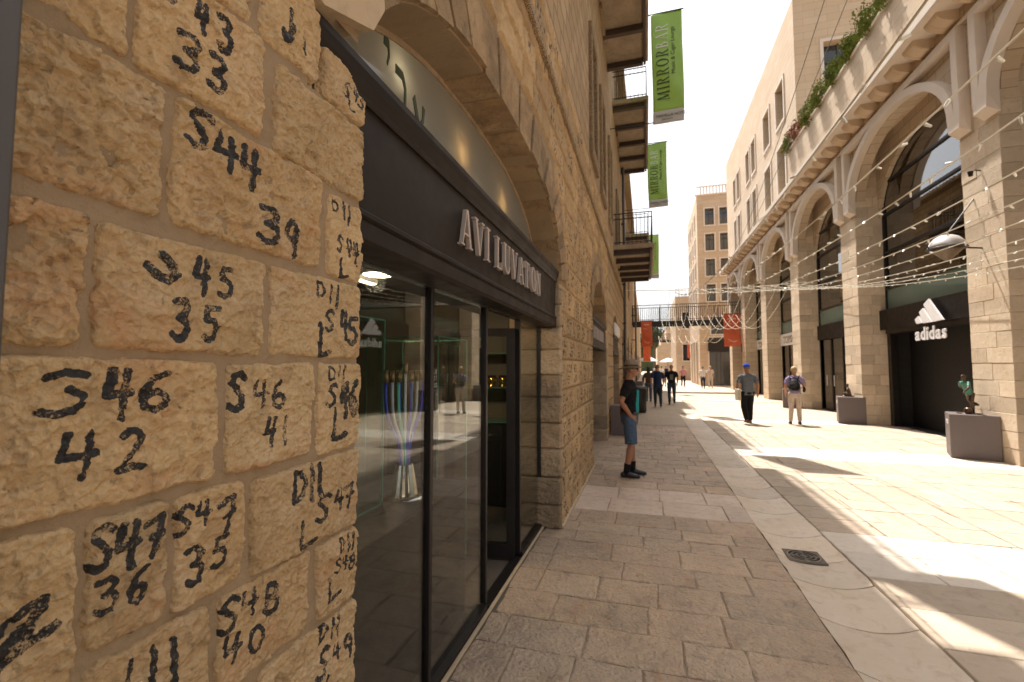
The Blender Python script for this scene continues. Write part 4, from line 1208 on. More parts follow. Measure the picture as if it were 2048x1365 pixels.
# menorah: nine coloured tubes from a silver cone
mn = thing('menorah', 'nine armed menorah of coloured glass tubes on a silver cone base', 'menorah', (-1.45, 2.56, 0.885))
c0 = Vector((-1.45, 2.56, 0.885))
MB().lathe([(0.0, 0.0), (0.16, 0.0), (0.16, 0.006), (0.0, 0.008)], c0, 32).build('dish', 'silver', mn, True)
mb = MB(); V = []; nn = 26
for zz, rr in ((0.008, 0.085), (0.19, 0.052)):
    for k in range(nn):
        an = 2*math.pi*k/nn; r2 = rr*(1.0 if k % 2 else 0.86)
        V.append(c0+Vector((r2*math.cos(an), r2*math.sin(an), zz)))
mb.add(V, [(k, (k+1) % nn, nn+(k+1) % nn, nn+k) for k in range(nn)] + [tuple(range(nn, 2*nn))]).build('cone', 'silver', mn)
cols = ['tubeblue', 'tubeclear', 'tubeteal', 'tubeblue', 'tubeclear', 'tubeblue', 'tubeteal', 'tubeclear', 'tubeblue']
for k in range(9):
    e = (k-4)/4
    y1 = e*0.205; zt = 0.70 if k != 4 else 0.75
    pts = []
    for i in range(15):
        t = i/14
        s_ = 1/(1+math.exp(-(t-0.45)*11))
        pts.append(c0+Vector(((k % 3-1)*0.012, e*0.028*(1-s_)+y1*s_, 0.17+(zt-0.17)*t)))
    a_ = part('arm', mn)
    MB().tube(pts, 0.0095, 8).build('tube', cols[k], a_, True)
    MB().lathe([(0.0, 0), (0.014, 0), (0.014, 0.07), (0.009, 0.07), (0.009, 0.05), (0, .05)], pts[-1], 12).build('candle_cup', 'brass', a_, True)
# glass display cases with green edges
def case(loc, sx, sy, z0, z1, label):
    t = thing('display_case', label, 'display case', loc)
    x0, x1, y0, y1 = loc[0]-sx/2, loc[0]+sx/2, loc[1]-sy/2, loc[1]+sy/2
    for (a, b, c, d) in ((x0, x0+.008, y0, y1), (x1-.008, x1, y0, y1), (x0+.009, x1-.009, y0, y0+.008), (x0+.009, x1-.009, y1-.008, y1)):
        MB().box(a, b, c, d, z0, z1).build('glass_panel', 'glass', t)
    mb = MB()
    for px in (x0, x1):
        for py in (y0, y1): mb.box(px-.005, px+.005, py-.005, py+.005, z0, z1)
    for zz in (z0, z1):
        for px in (x0, x1): mb.box(px-.0045, px+.0045, y0+.005, y1-.005, zz-.005, zz+.005)
        for py in (y0, y1): mb.box(x0+.005, x1-.005, py-.0045, py+.0045, zz-.005, zz+.005)
    mb.build('edge', 'glassedge', t)
    return t
case((-1.75, 1.95, 0.45), 0.55, 0.8, 0.89, 1.95, 'tall glass case with green edges behind the first pane')
case((-1.75, 3.3, 0.45), 0.6, 0.55, 0.1, 1.9, 'glass case with green edges behind the second pane')
# shelf unit with gold cups, seen through the open door
su = thing('shelf_unit', 'pale glass shelf niche seen through the open shop door', 'shelf', (-2.2, 5.4, 0))
MB().box(-3.2, -1.5, 5.78, 5.82, 0.9, 2.3).build('back', 'beige', su)
for zz in (1.0, 1.42, 1.84): MB().box(-3.2, -1.5, 5.3, 5.775, zz-.006, zz+.006).build('shelf', 'glassedge', su)
MB().cbox(-3.25, -1.47, 5.28, 5.84, 0.0, 0.98, .01).build('cabinet', 'black', su)
for k, (xx, yy, mt) in enumerate(((-1.86, 5.42, 'gold'), (-1.72, 5.46, 'gold'), (-2.00, 5.46, 'silver'))):
    g = thing('goblet', ('squat gold cup on the shelf, left one of two', 'squat gold cup on the shelf, right one of two', 'small silver cup on the shelf beside gold cups')[k], 'cup', (xx, yy, 1.426), group='cups on the shop shelf')
    MB().lathe([(0.0, 0), (0.05, 0), (0.05, .012), (0.035, .03), (.055, .06), (.06, .14), (.052, .14), (.045, .06), (0, .05)], (xx, yy, 1.427), 18).build('bowl', mt, g, True)
    MB().tube([(xx+.055, yy, 1.54), (xx+.085, yy, 1.52), (xx+.08, yy, 1.48), (xx+.05, yy, 1.47)], .007, 6).build('handle', mt, g)
# tall display frames deeper in the shop
for k, (yy, w) in enumerate(((4.3, .9), (2.4, 1.2))):
    t = thing('wall_display', ('dark framed wall display with tall silver pieces deep in shop', 'dark framed wall display behind the menorah')[k], 'display', (-4.9, yy, 0.9))
    mb = MB()
    for a_, b_, c_, d_ in ((yy-w/2, yy+w/2, .9, .95), (yy-w/2, yy+w/2, 2.15, 2.2), (yy-w/2, yy-w/2+.05, .951, 2.149), (yy+w/2-.05, yy+w/2, .951, 2.149), (yy-.02, yy+.02, .951, 2.149)): mb.box(-4.99, -4.9, a_, b_, c_, d_)
    mb.build('frame', 'frame', t)
    for j in range(4):
        y_ = yy-w/2+.15+j*(w-.3)/3
        MB().lathe([(0, 0), (.05, 0), (.03, .05), (.02, .3), (.045, .45), (.0, .55)], (-4.85, y_, .96+(j % 2)*.5), 10).build('vessel', 'silver', t, True)

# ================================================================== NEXT SHOPS ON THE LEFT
words = ['second shopfront along the left wall with a dark carved sign under its arch', 'third narrow shopfront on the left wall with pale round sign',
         'fourth shopfront on the left wall beyond the drainpipe', 'fifth shopfront far along the left wall', 'sixth shopfront at far end of the left wall']
for k, a in enumerate(arches[1:]):
    t = thing('shop_front', words[k], 'shopfront', (-1.1, a.c, 0))
    MB().box(-1.08, -0.90, a.y0+.005, a.y1-.016, 2.12, 2.50).build('fascia', 'bronze', t)
    MB().cbox(-1.1, -0.86, a.y0+.003, a.y1-.014, 2.50, 2.60, .015).build('cornice', 'bronze', t)
    MB().cbox(-1.1, -0.87, a.y0+.004, a.y1-.015, 2.03, 2.12, .012).build('architrave', 'bronze', t)
    MB().box(-1.26, -1.255, a.y0, a.y1-.013, 0.0, 2.03).build('glass_pane', 'glass', t)
    MB().cbox(-1.30, -0.90, a.y0+.003, a.y1-.014, -0.02, 0.012, .004).build('doorstep', 'pave', t)
    MB().box(-1.26, -1.25, a.y0, a.y1-.013, 2.6, a.base+a.b+.02).build('tympanum_pane', 'archstone', t)
    for yy in (a.y0+.04, a.c, a.y1-.06): MB().cbox(-1.29, -1.20, yy-.03, yy+.03, 0, 2.03, .005).build('mullion', 'frame', t)
    if k == 1:
        mb = MB(); mb.cbox(-0.9, -0.80, a.y0+.1, a.y1-.4, 2.60, 2.95, .04); mb.build('sign_board', 'plaque', t)
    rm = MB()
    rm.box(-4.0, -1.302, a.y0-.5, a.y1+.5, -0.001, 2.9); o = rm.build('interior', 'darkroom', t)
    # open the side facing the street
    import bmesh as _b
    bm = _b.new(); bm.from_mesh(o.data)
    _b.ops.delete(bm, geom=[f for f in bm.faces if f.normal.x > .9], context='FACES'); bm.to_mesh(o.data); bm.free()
# carved strokes of the unreadable second sign: short raised bars
t = [o for o in COL.objects if o.get('label') == words[0]][0]
yy = 8.25
while yy < 10.2:
    w = random.uniform(.05, .12)
    MB().box(-0.90, -0.888, yy, yy+.025, 2.20, 2.42).build('letter', 'letter', t)
    if random.random() < .6: MB().box(-0.90, -0.889, yy+.026, yy+w, 2.395, 2.42).build('letter', 'letter', t)
    yy += w+.09

# ================================================================== BANNERS
def banner(name, label, y, x0, x1, z0, z1, kind, group, ph=0.0, text=True):
    t = thing(name, label, 'banner', ((x0+x1)/2, y, z0), group=group)
    W, H = x1-x0, z1-z0
    def wave(u, v):           # u across 0..1, v up 0..1
        return y + 0.035*math.sin(v*5+ph+u*2)*(1-v*0.6) + 0.008*math.sin(u*5+ph*2+v*3) + 0.10*(1-v)**2*math.sin(ph+1.0) + 0.007*math.sin(v*17+u*7+ph)
    def pos(u, v, d=0.0):
        return (x0+W*u + 0.03*math.sin(v*4+ph)*(1-v), wave(u, v)-d, z0+H*v + 0.02*(u-.5)*math.sin(ph))
    NU, NV = 16, 48; split = 0.115 if kind == 'green' else 0.0
    def sheet(v0, v1, nm, mt):
        mb = MB(); V = []; nv = max(2, int(NV*(v1-v0)))
        for sd in (0, 0.006):
            for i in range(NU+1):
                for k in range(nv+1): V.append(pos(i/NU, v0+(v1-v0)*k/nv, sd))
        n = (NU+1)*(nv+1); F = []
        for i in range(NU):
            for k in range(nv):
                q = (i*(nv+1)+k, (i+1)*(nv+1)+k, (i+1)*(nv+1)+k+1, i*(nv+1)+k+1)
                F.append(q); F.append(tuple(reversed([n+j for j in q])))
        edge = [i*(nv+1) for i in range(NU+1)] + [NU*(nv+1)+k for k in range(1, nv+1)] + [i*(nv+1)+nv for i in range(NU-1, -1, -1)] + [k for k in range(nv-1, 0, -1)]
        F += [(edge[i], edge[(i+1) % len(edge)], n+edge[(i+1) % len(edge)], n+edge[i]) for i in range(len(edge))]
        mb.add(V, F).build(nm, mt, t, True)
    def lay(verts, faces, mt, nm, o=(0, 0), rot=True):
        """lettering that follows the cloth, 3 mm proud of its front"""
        mb = MB(); vv = []
        for p in verts:
            a, b = p[0], p[1]
            if rot: a, b = -b, a        # reads upward
            vv.append(pos((o[0]+a)/W, (o[1]+b)/H, 0.022))
        mb.add(vv, faces).build(nm, mt, t, fix=False)
    if kind == 'green':
        sheet(split, 1, 'cloth', 'bannergreen'); sheet(0, split-.001, 'strip', 'bannergrey')
        if text:
            u0 = 0; L = sum(SERIF[c][0]+.1 for c in 'MIRRORBAR'); k = H*0.70/L; hh = W*0.40
            for i, ch in enumerate('MIRRORBAR'):
                w, polys = SERIF[ch]; vs = []; fs = []
                for q in polys:
                    # stencil look: leave out the thin joins
                    o_ = len(vs); m = 1
                    vs += [((u0+p)*k, z*hh) for p, z in q]; fs.append(tuple(range(o_, o_+len(q))))
                lay(vs, fs, 'bannerdark' if i < 6 else 'bannerlight', 'letter', (W*0.54, H*0.20)); u0 += w+.1
            v, f = text_mesh('Music & Cigar Lounge', 0.14*W/0.75); lay(v, f, 'bannerdark', 'small_print', (W*0.74, H*0.42))
            v, f = text_mesh('MAMILLA HOTEL', 0.10*W/0.75); lay(v, f, 'frame', 'small_print', (W*0.10, H*0.055), False)
            v, f = text_mesh('JERUSALEM', 0.05*W/0.75); lay(v, f, 'frame', 'small_print', (W*0.30, H*0.028), False)
        MB().tube([(-0.88, y, z1+.02), (x1+.05, y, z1+.02)], 0.018, 8).build('pole', 'rail', t)
        MB().tube([(-0.88, y, z0-.01), (x0+.05, y, z0-.01)], 0.014, 8).build('lower_pole', 'rail', t)
    else:
        sheet(0, 1, 'cloth', 'bannerorange')
        if text:
            for (a, b, c, d) in ((.25, .75, .83, .87), (.2, .5, .70, .715), (.2, .62, .67, .68), (.25, .8, .155, .165)):
                V = [pos(a+(b-a)*i/6, vv, 0.010) for vv in (c, d) for i in range(7)]
                MB().add(V, [(i, i+1, 7+i+1, 7+i) for i in range(6)]).build('small_print', 'bannerpink', t, fix=False)
            V = []
            for i in range(11):
                u = .25+.5*i/10
                V += [pos(u, .17+.05*math.sin(u*8), .010), pos(u, .19+.05*math.sin(u*8), .010)]
            MB().add(V, [(2*i, 2*i+2, 2*i+3, 2*i+1) for i in range(10)]).build('small_print', 'bannerpink', t, fix=False)
        MB().tube([(x0-.05, y, z1+.015), (x1+.05, y, z1+.015)], 0.02, 8).build('pole', 'rail', t)
    return t
G_ = 'lime green banners along the left building'
banner('banner', 'largest lime green hanging banner beside the top balcony', 12.9, 0.28, 1.10, 8.45, 11.55, 'green', G_, 0.4)
banner('banner', 'second lime green banner, half as large, below the first one', 20.0, 0.20, 0.98, 8.45, 11.25, 'green', G_, 2.1)
banner('banner', 'third lime green banner, mostly hidden behind the low balcony', 32.0, 0.20, 0.95, 7.6, 10.6, 'green', G_, 4.0)
banner('banner', 'lime green banner hung above the near shop, high over the walkway', 7.9, 0.05, 0.90, 8.6, 11.3, 'green', G_, 1.2)

# ================================================================== FOOTBRIDGES
def bridge(y, z, label, xr, w=1.6):
    t = thing('footbridge', label, 'bridge', (2.5, y, z), group='dark steel footbridges across the street')
    for yy in (y-w/2, y+w/2): MB().box(-0.9, xr, yy-.05, yy+.05, z-.26, z).build('girder', 'rail', t)
    MB().box(-0.9, xr, y-w/2+.051, y+w/2-.051, z-.12, z-.04).build('deck', 'beam', t)
    for yy in (y-w/2, y+w/2):
        mb = MB(); mb.box(-0.88, xr, yy-.02, yy+.02, z+1.10, z+1.14); mb.box(-0.88, xr, yy-.015, yy+.015, z+.10, z+.13)
        x = -0.85; k = 0
        while x < xr:
            th = .03 if k % 14 == 0 else .011
            mb.box(x-th, x+th, yy-.011, yy+.011, z+.001, z+1.099); x += 0.13; k += 1
        mb.build('railing', 'rail', t)
bridge(33.4, 4.78, 'nearer dark steel footbridge with barred railing crossing the street', 6.2)
bridge(82.0, 6.1, 'farther dark steel footbridge crossing the far street', 7.5)
O_ = 'orange banners under the footbridges'
banner('banner', 'orange banner hanging at left end of the nearer footbridge', 32.5, -0.30, 0.42, 3.05, 4.8, 'orange', O_, 0.5)
banner('banner', 'orange banner hanging at right end of the nearer footbridge', 31.4, 4.75, 5.72, 2.95, 5.0, 'orange', O_, 1.9)
banner('banner', 'small orange banner lower down behind the left one', 46.0, -0.25, 0.45, 2.2, 4.0, 'orange', O_, 2.9, False)
banner('banner', 'small orange banner at right end of the farther footbridge', 60.0, 4.9, 5.9, 2.7, 4.6, 'orange', O_, 3.3, False)

# ================================================================== RIGHT ARCADE BUILDING
RX = 6.0
arc = thing('arcade_building', 'pale limestone arcade with tall arched bays, white arch frames and planted parapet', 'building', (9, 18, 0))
piers = [(3.9, 4.95), (9.85, 10.88), (15.59, 16.66), (20.91, 21.95), (26.19, 27.23), (31.48, 32.52), (36.1, 37.1)]
PD = 0.72
for k, (a, b) in enumerate(piers):
    p = part('pier', arc)
    built = k in (1, 2, 3)
    if not built:
        MB().box(RX, RX+PD, a, b, 0, 8.25).build('shaft', 'pierash', p); continue
    MB().box(RX+.02, RX+PD-.01, a+.02, b-.01, 0, 8.24).build('shaft', 'joint', p)
    z = 0.0; r_ = 0
    while z < 8.2:
        h = 0.275 + 0.03*((r_*7) % 3)/2; z1 = min(z+h, 8.24)
        w1 = (0.62, 0.36, 0.50)[r_ % 3]; d1 = (0.34, 0.46, 0.30)[r_ % 3]
        g = 0.0025
        jx = random.uniform(-.004, .004)
        MB().cbox(RX+jx, RX+d1-g, a, a+w1-g, z+g, z1-g, .005, 0, .0015).build('stone', 'pier', p)
        MB().cbox(RX+random.uniform(-.005, .005), RX+d1-g, a+w1+g, b, z+g, z1-g, .005, 0, .0015).build('stone', 'pier', p)
        MB().cbox(RX+d1+g, RX+PD, a+random.uniform(0, .002), a+w1-g, z+g, z1-g, .004, 0, .001).build('stone', 'pier', p)
        z = z1; r_ += 1
# --- bays
def ell(c, hw, zs, rise, t): return (c-hw*math.cos(t), zs+rise*math.sin(t))
bays = list(zip([p[1] for p in piers[:-1]], [p[0] for p in piers[1:]]))
ZS, RISE = 6.55, 1.50
SPTOP = 8.26
for k, (a, b) in enumerate(bays):
    c = (a+b)/2; hw = (b-a)/2
    # spandrel wall with its arched opening
    n = 28
    for nm, xf, xb, hwk, zsk, rk, mt in (('spandrel', RX+.02, RX+.30, hw, ZS, RISE, 'pierash'), ('inner_arch', RX+PD-.14, RX+PD-.02, hw-.02, ZS-.55, RISE+.2, 'pierash')):
        mb = MB(); V = []
        for i in range(n+1):
            yy, zz = ell(c, hwk, zsk, rk, math.pi*i/n)
            if nm == 'inner_arch': zz = min(zz, SPTOP-.2)
            for x_ in (xf, xb): V += [(x_, yy, zz), (x_, yy, SPTOP)]
        F = []
        for i in range(n):
            o = 4*i; q = o+4
            F += [(o, q, q+1, o+1), (o+2, o+3, q+3, q+2), (o, o+2, q+2, q)]
        mb.add(V, F).build(nm, mt, arc)
    # white frame: arch ring, side strips, head strip, all proud of the wall
    fr = part('arch_frame', arc)
    x0, x1 = RX-.17, RX+.015
    mb = MB(); V = []; hi = hw-.02
    n = 30
    for i in range(n+1):
        t = math.pi*i/n
        p, q = ell(c, hi-.02, ZS, RISE-.03, t), ell(c, hi+.19, ZS, RISE+.14, t)
        V += [(x0, p[0], p[1]), (x0, q[0], min(q[1], SPTOP-.002)), (x1, q[0], min(q[1], SPTOP-.002)), (x1, p[0], p[1])]
    mb.add(V, [(4*i+j, 4*i+(j+1) % 4, 4*i+4+(j+1) % 4, 4*i+4+j) for i in range(n) for j in range(4)] + [(0, 1, 2, 3), (4*n, 4*n+1, 4*n+2, 4*n+3)])
    mb.build('arch_ring', 'trim', fr)
    for sg in (-1, 1):
        ya, yb = c+sg*(hi+.02), c+sg*(hi+.42)
        y_in, y_out = c+sg*(hi+.185), c+sg*(hi+.36)
        MB().box(x0+.002, x1, min(y_in, y_out), max(y_in, y_out), ZS+.001, SPTOP-.16).build('side_strip', 'trim', fr)
        # pointed corbel foot
        lo, hi_ = sorted((c+sg*(hi-.02), c+sg*(hi+.36)))
        mb = MB()
        V = [(x0+.001, lo, ZS), (x1, lo, ZS), (x1, hi_, ZS), (x0+.001, hi_, ZS), (x0+.001, lo+.03, ZS-.28), (x1, lo, ZS-.40), (x1, hi_, ZS-.40), (x0+.001, hi_-.03, ZS-.28)]
        mb.add(V, [(0, 1, 2, 3), (4, 5, 6, 7), (0, 1, 5, 4), (1, 2, 6, 5), (2, 3, 7, 6), (3, 0, 4, 7)]).build('corbel_foot', 'trim', fr)
    MB().box(x0+.003, x1, c-hi-.36, c+hi+.36, SPTOP-.159, SPTOP).build('head_strip', 'trim', fr)
    # glazing
    wn_ = part('bay_window', arc)
    GX = RX+PD-.005
    MB().box(GX, GX+.012, a, b, 3.92, 7.95).build('glass_pane', 'glassR', wn_)
    MB().box(GX-.02, GX+.05, a, b, 3.30, 3.90).build('glass_band', 'glassgreen', wn_)
    mb = MB()
    for zz in (3.90, 4.95, 6.05, 6.95): mb.box(GX-.05, GX+.06, a, b, zz-.03, zz+.03)
    mb.box(GX-.049, GX+.059, a, a+.06, 0, 7.9); mb.box(GX-.049, GX+.059, b-.06, b, 0, 7.9)
    for i in range(1, 6):
        yy = a+(b-a)*i/6; mb.box(GX+.02, GX+.07, yy-.025, yy+.025, 3.93, 4.95)
    mb.build('glazing_bars', 'frame', wn_)
    # dark space behind
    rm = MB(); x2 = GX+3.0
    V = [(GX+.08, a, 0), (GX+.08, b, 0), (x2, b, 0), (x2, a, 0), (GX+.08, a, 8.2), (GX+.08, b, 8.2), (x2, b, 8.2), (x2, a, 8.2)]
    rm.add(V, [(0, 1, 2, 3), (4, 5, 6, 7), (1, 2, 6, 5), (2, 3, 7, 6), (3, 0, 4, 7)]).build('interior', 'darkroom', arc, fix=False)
# frieze, corbels, slab, parapet
Y0, Y1 = 3.9, 37.1
MB().box(RX-.06, RX+.3, Y0, Y1, SPTOP+.002, 8.62).build('frieze', 'pierash', arc)
MB().cbox(RX-.12, RX-.061, Y0, Y1, SPTOP+.005, SPTOP+.07, .015).build('moulding', 'trim', arc)
yy = Y0+.3
while yy < Y1-.3:
    mb = MB(); V = []; n = 8; w = 0.20
    for sy in (-w, w):
        V += [(RX-.062, yy+sy, 8.619)]
        for i in range(n+1):
            t = math.pi/2*i/n
            V.append((RX-.062-.38*math.cos(math.pi/2-t), yy+sy, 8.619-.22*math.cos(t)))
    m = n+2
    F = [tuple(range(m)), tuple(reversed(range(m, 2*m)))] + [(i, (i+1) % m, m+(i+1) % m, m+i) for i in range(m)]
    mb.add(V, F).build('corbel', 'hotel', arc); yy += 0.82
MB().cbox(RX-.60, RX+.3, Y0, Y1, 8.62, 8.82, .015).build('cornice_slab', 'trim', arc)
MB().box(RX-.36, RX-.20, Y0, 20.45, 8.822, 10.30).build('parapet', 'hotel', arc)
MB().cbox(RX-.40, RX-.16, Y0, 20.46, 10.30, 10.36, .012).build('parapet_coping', 'trim', arc)
MB().box(RX-.198, RX+4, Y0, 20.5, 8.823, 8.9).build('terrace', 'pierash', arc)
MB().box(RX+.3, RX+10, Y0, Y1, 8.2, 8.62).build('floor_slab', 'pierash', arc)
MB().box(RX+4, RX+10, Y0, Y1, 0, 8.2).build('rear_wall', 'pierash', arc)

# --- shops inside the bays
adi = thing('shop_front', 'black sports shop entrance under the nearest visible arch', 'shopfront', (6.8, 13.2, 0))
a, b = bays[1]
MB().box(6.50, 6.79, a+.001, b-.001, 2.72, 3.28).build('fascia', 'bronze', adi)
for yy in (a+.06, b-.14): MB().cbox(6.66, 6.80, yy-.06, yy+.06, 0, 2.72, .006).build('door_jamb', 'frame', adi)
MB().box(6.55, 6.80, a+.12, b-.20, 2.60, 2.719).build('door_head', 'frame', adi)
rm = MB(); rm.add([(7.2, a, 0), (7.2, b, 0), (7.2, b, 3.3), (7.2, a, 3.3)], [(0, 1, 2, 3)]); rm.build('black_backing', 'black', adi, fix=False)  # black sheet added so the unlit entrance reads dark
sg = thing('sign', 'white three bar logo and lowercase lettering on the dark fascia', 'sign', (6.45, 13.2, 2.4))
# three slanted bars rising to the right, cut by a slope, as seen from the street
def S(u, v, d): return (6.40-d, 13.52-u, 2.42+v)
def lg(x, y): return ((x-1832)*.0191, (678-(y+(x-1832)*.118))*.0109)
for q in (((1833, 640), (1840, 633), (1848, 648), (1836, 650)), ((1843, 624), (1851, 616), (1868, 647), (1850, 649)), ((1853, 608), (1864, 597), (1890, 643), (1870, 647))):
    MB().prism([lg(*p) for p in q], S, 0.0, 0.04).build('logo_bar', 'white', sg)
u = 0
for ch in 'adidas':
    v_, f_ = text_mesh(ch, 0.43, 0.012, 0.010)
    xs = [p[0] for p in v_]; w = max(xs)-min(xs)
    MB().add([S(u+p[0]-min(xs), p[1]-.10, p[2]+.03) for p in v_], f_).build('letter', 'white', sg)
    u += w+.045
MB().box(6.455, 6.495, 12.75, 13.75, 2.78, 2.84).build('mounting_rail', 'black', sg)

def bay_shop(i, label, sign, big=None):
    a, b = bays[i]
    t = thing('shop_front', label, 'shopfront', (6.8, (a+b)/2, 0))
    MB().box(6.60, 6.79, a+.001, b-.001, 2.72, 3.28).build('fascia', sign, t)
    MB().box(6.73, 6.742, a+.06, b-.06, 0.05, 2.70).build('glass_pane', 'glassR', t)
    mb = MB(); n = 4
    for j in range(n+1):
        yy = a+.03+(b-a-.06)*j/n; mb.box(6.69, 6.78, yy-.03, yy+.03, 0, 2.718)
    mb.build('mullions', 'frame', t)
    MB().box(6.68, 6.79, a+.061, b-.061, 0, .05).build('sill', 'frame', t)
    MB().box(8.0, 8.05, a, b, 0, 2.7).build('display_back', 'beige', t)
    return t
t = bay_shop(2, 'dark glass shop window with white slogan beside the sports shop', 'bronze')
for r_, w in enumerate(('BUILT', 'TO', 'DEFY')):
    v_, f_ = text_mesh(w, 0.30, 0.002, 0.006); u0 = min(p[0] for p in v_)
    MB().add([(6.722-p[2], 18.55-(p[0]-u0), 1.35-r_*.30+p[1]) for p in v_], f_).build('slogan', 'white', t, fix=False)
for yy in (20.3, 19.6): MB().tube([(6.68, yy, .95), (6.68, yy, 1.35)], .015, 6).build('handle', 'plaque', t)
t = bay_shop(3, 'shop with pale signboard under the third visible arch', 'plaque')
v_, f_ = text_mesh('TOPSHOP', 0.46, 0.006, 0.010)
MB().add([(6.592-p[2], 25.6-p[0]*1.25, 2.83+p[1]) for p in v_], f_).build('sign_letters', 'silver', t, fix=False)
t = bay_shop(4, 'shop with pale signboard under the fourth visible arch', 'plaque')
v_, f_ = text_mesh('TOPSHOP', 0.46, 0.006, 0.010)
MB().add([(6.592-p[2], 30.9-p[0]*1.25, 2.83+p[1]) for p in v_], f_).build('sign_letters', 'silver', t, fix=False)
bay_shop(5, 'dark shop window under the last arch before the footbridge', 'bronze')
bay_shop(0, 'dark shop window under the arch beyond the right edge of view', 'bronze')

# ================================================================== HOTEL STOREYS ABOVE
hot = thing('hotel_block', 'smooth pale stone hotel storeys rising behind the arcade parapet', 'building', (11, 28, 8.82))
HX = 6.02
def wall_with_holes(axis, fixed, u0, u1, z0, z1, holes, depth, mat, name, parent, pane='winglass', frame='trim', fw=.12):
    """flat wall with real openings; holes (u, u, z, z); panes set back by depth"""
    us = sorted({u0, u1} | {h[0] for h in holes} | {h[1] for h in holes}); zs = sorted({z0, z1} | {h[2] for h in holes} | {h[3] for h in holes})
    P = (lambda u, z, d=0: (fixed+d, u, z)) if axis == 'x' else (lambda u, z, d=0: (u, fixed+d, z))
    mb = MB()
    for a, b in zip(us[:-1], us[1:]):
        for c, d in zip(zs[:-1], zs[1:]):
            um, zm = (a+b)/2, (c+d)/2
            if any(h[0] < um < h[1] and h[2] < zm < h[3] for h in holes): continue
            mb.add([P(a, c), P(b, c), P(b, d), P(a, d)], [(0, 1, 2, 3)])
    mb.build(name, mat, parent, fix=False)
    for (a, b, c, d) in holes:
        w = part('window', parent)
        mb = MB()
        mb.add([P(a, c), P(a, d), P(a, d, depth), P(a, c, depth)], [(0, 1, 2, 3)]); mb.add([P(b, c), P(b, d), P(b, d, depth), P(b, c, depth)], [(0, 1, 2, 3)])
        mb.add([P(a, d), P(b, d), P(b, d, depth), P(a, d, depth)], [(0, 1, 2, 3)]); mb.add([P(a, c), P(b, c), P(b, c, depth), P(a, c, depth)], [(0, 1, 2, 3)])
        mb.build('reveal', mat, w, fix=False)
        V = [P(a, c, depth), P(b, c, depth), P(b, d, depth), P(a, d, depth)]
        MB().add(V, [(0, 1, 2, 3)]).build('pane', pane, w, fix=False)
        mb = MB()
        def bx(p, q, r_, s_, o0=-.05, o1=.004):
            A, B = P(p, r_, o0), P(q, s_, o1)
            mb.box(min(A[0], B[0]), max(A[0], B[0]), min(A[1], B[1]), max(A[1], B[1]), r_, s_)
        bx(a-fw, a, c-fw, d+fw); bx(b, b+fw, c-fw, d+fw); bx(a, b, d, d+fw, -.049); bx(a, b, c-fw, c, -.049)
        mb.build('surround', frame, w)
        mb = MB(); um = (a+b)/2
        bx2 = lambda p, q, r_, s_: (lambda A, B: mb.box(min(A[0], B[0]), max(A[0], B[0]), min(A[1], B[1]), max(A[1], B[1]), r_, s_))(P(p, r_, depth-.05), P(q, s_, depth-.002))
        bx2(um-.03, um+.03, c, d); bx2(a, b, c+(d-c)*.70, c+(d-c)*.70+.05); bx2(a, a+.05, c, d); bx2(b-.05, b, c, d)
        mb.build('sash', 'post', w)
wy = []
for (p, q) in ((22.05, 23.25), (24.45, 25.6), (27.5, 28.4), (29.0, 29.9), (31.9, 32.7), (33.2, 34.0)):
    for (c, d) in ((9.55, 11.6), (12.65, 14.45)): wy.append((p, q, c, d))
wall_with_holes('x', HX, 20.5, 36.8, 8.825, 16.85, wy, .32, 'hotel', 'street_wall', hot)
wall_with_holes('y', 20.5, HX, 16.0, 8.825, 16.85, [(7.05, 8.25, 12.3, 14.75), (10.2, 11.4, 12.3, 14.75)], .32, 'hotel', 'end_wall', hot)
MB().add([(HX, 36.8, 0), (16, 36.8, 0), (16, 36.8, 16.85), (HX, 36.8, 16.85)], [(0, 1, 2, 3)]).build('back_wall', 'hotel', hot, fix=False)
MB().add([(HX, 20.5, 16.85), (16, 20.5, 16.85), (16, 36.8, 16.85), (HX, 36.8, 16.85)], [(0, 1, 2, 3)]).build('roof', 'hotel', hot, fix=False)

# ================================================================== FAR BLOCK WITH BALUSTRADE
blk = thing('apartment_block', 'tall stone block with window grid and roof balustrade beyond the footbridge', 'building', (8, 47, 0))
BX, BY, BH = 4.55, 43.0, 16.9
rows_ = ((14.2, 15.7), (11.9, 13.4), (9.65, 11.15), (7.4, 8.9))
hl = [(u0, u1, c, d) for (c, d) in rows_ for (u0, u1) in ((5.2, 5.95), (6.4, 7.1), (8.0, 8.75), (9.3, 10.05))]
hl += [(5.3, 7.2, 0.02, 4.2), (5.5, 7.0, 4.5, 6.0)]
wall_with_holes('y', BY, BX, 14, 0, BH, hl, .3, 'block', 'front_wall', blk, 'winglass', 'trim', .10)
hl = [(u, u+.7, c, d) for (c, d) in rows_ for u in (44.5, 46.5, 48.5, 50.3)] + [(u, u+1.1, 0, 4) for u in (44.6, 47.0, 49.4)]
wall_with_holes('x', BX, BY, 52, 0, BH, hl, .3, 'block', 'side_wall', blk, 'winglass', 'trim', .12)
MB().add([(BX, BY, BH), (14, BY, BH), (14, 52, BH), (BX, 52, BH)], [(0, 1, 2, 3)]).build('roof', 'block', blk, fix=False)
MB().cbox(BX-.12, 14, BY-.12, BY+.2, BH, BH+.12, .02).build('cornice', 'trim', blk)
mb = MB(); x = BX+.3
while x < 14: mb.box(x, x+.09, BY-.02, BY+.07, BH+.12, BH+.75); x += .26
mb.build('balusters', 'trim', blk); MB().cbox(BX, 14, BY-.06, BY+.1, BH+.75, BH+.86, .02).build('balustrade_rail', 'trim', blk)
MB().box(5.2, 7.3, BY-.16, BY-.052, 3.0, 4.0).build('dark_signboard', 'frame', blk)

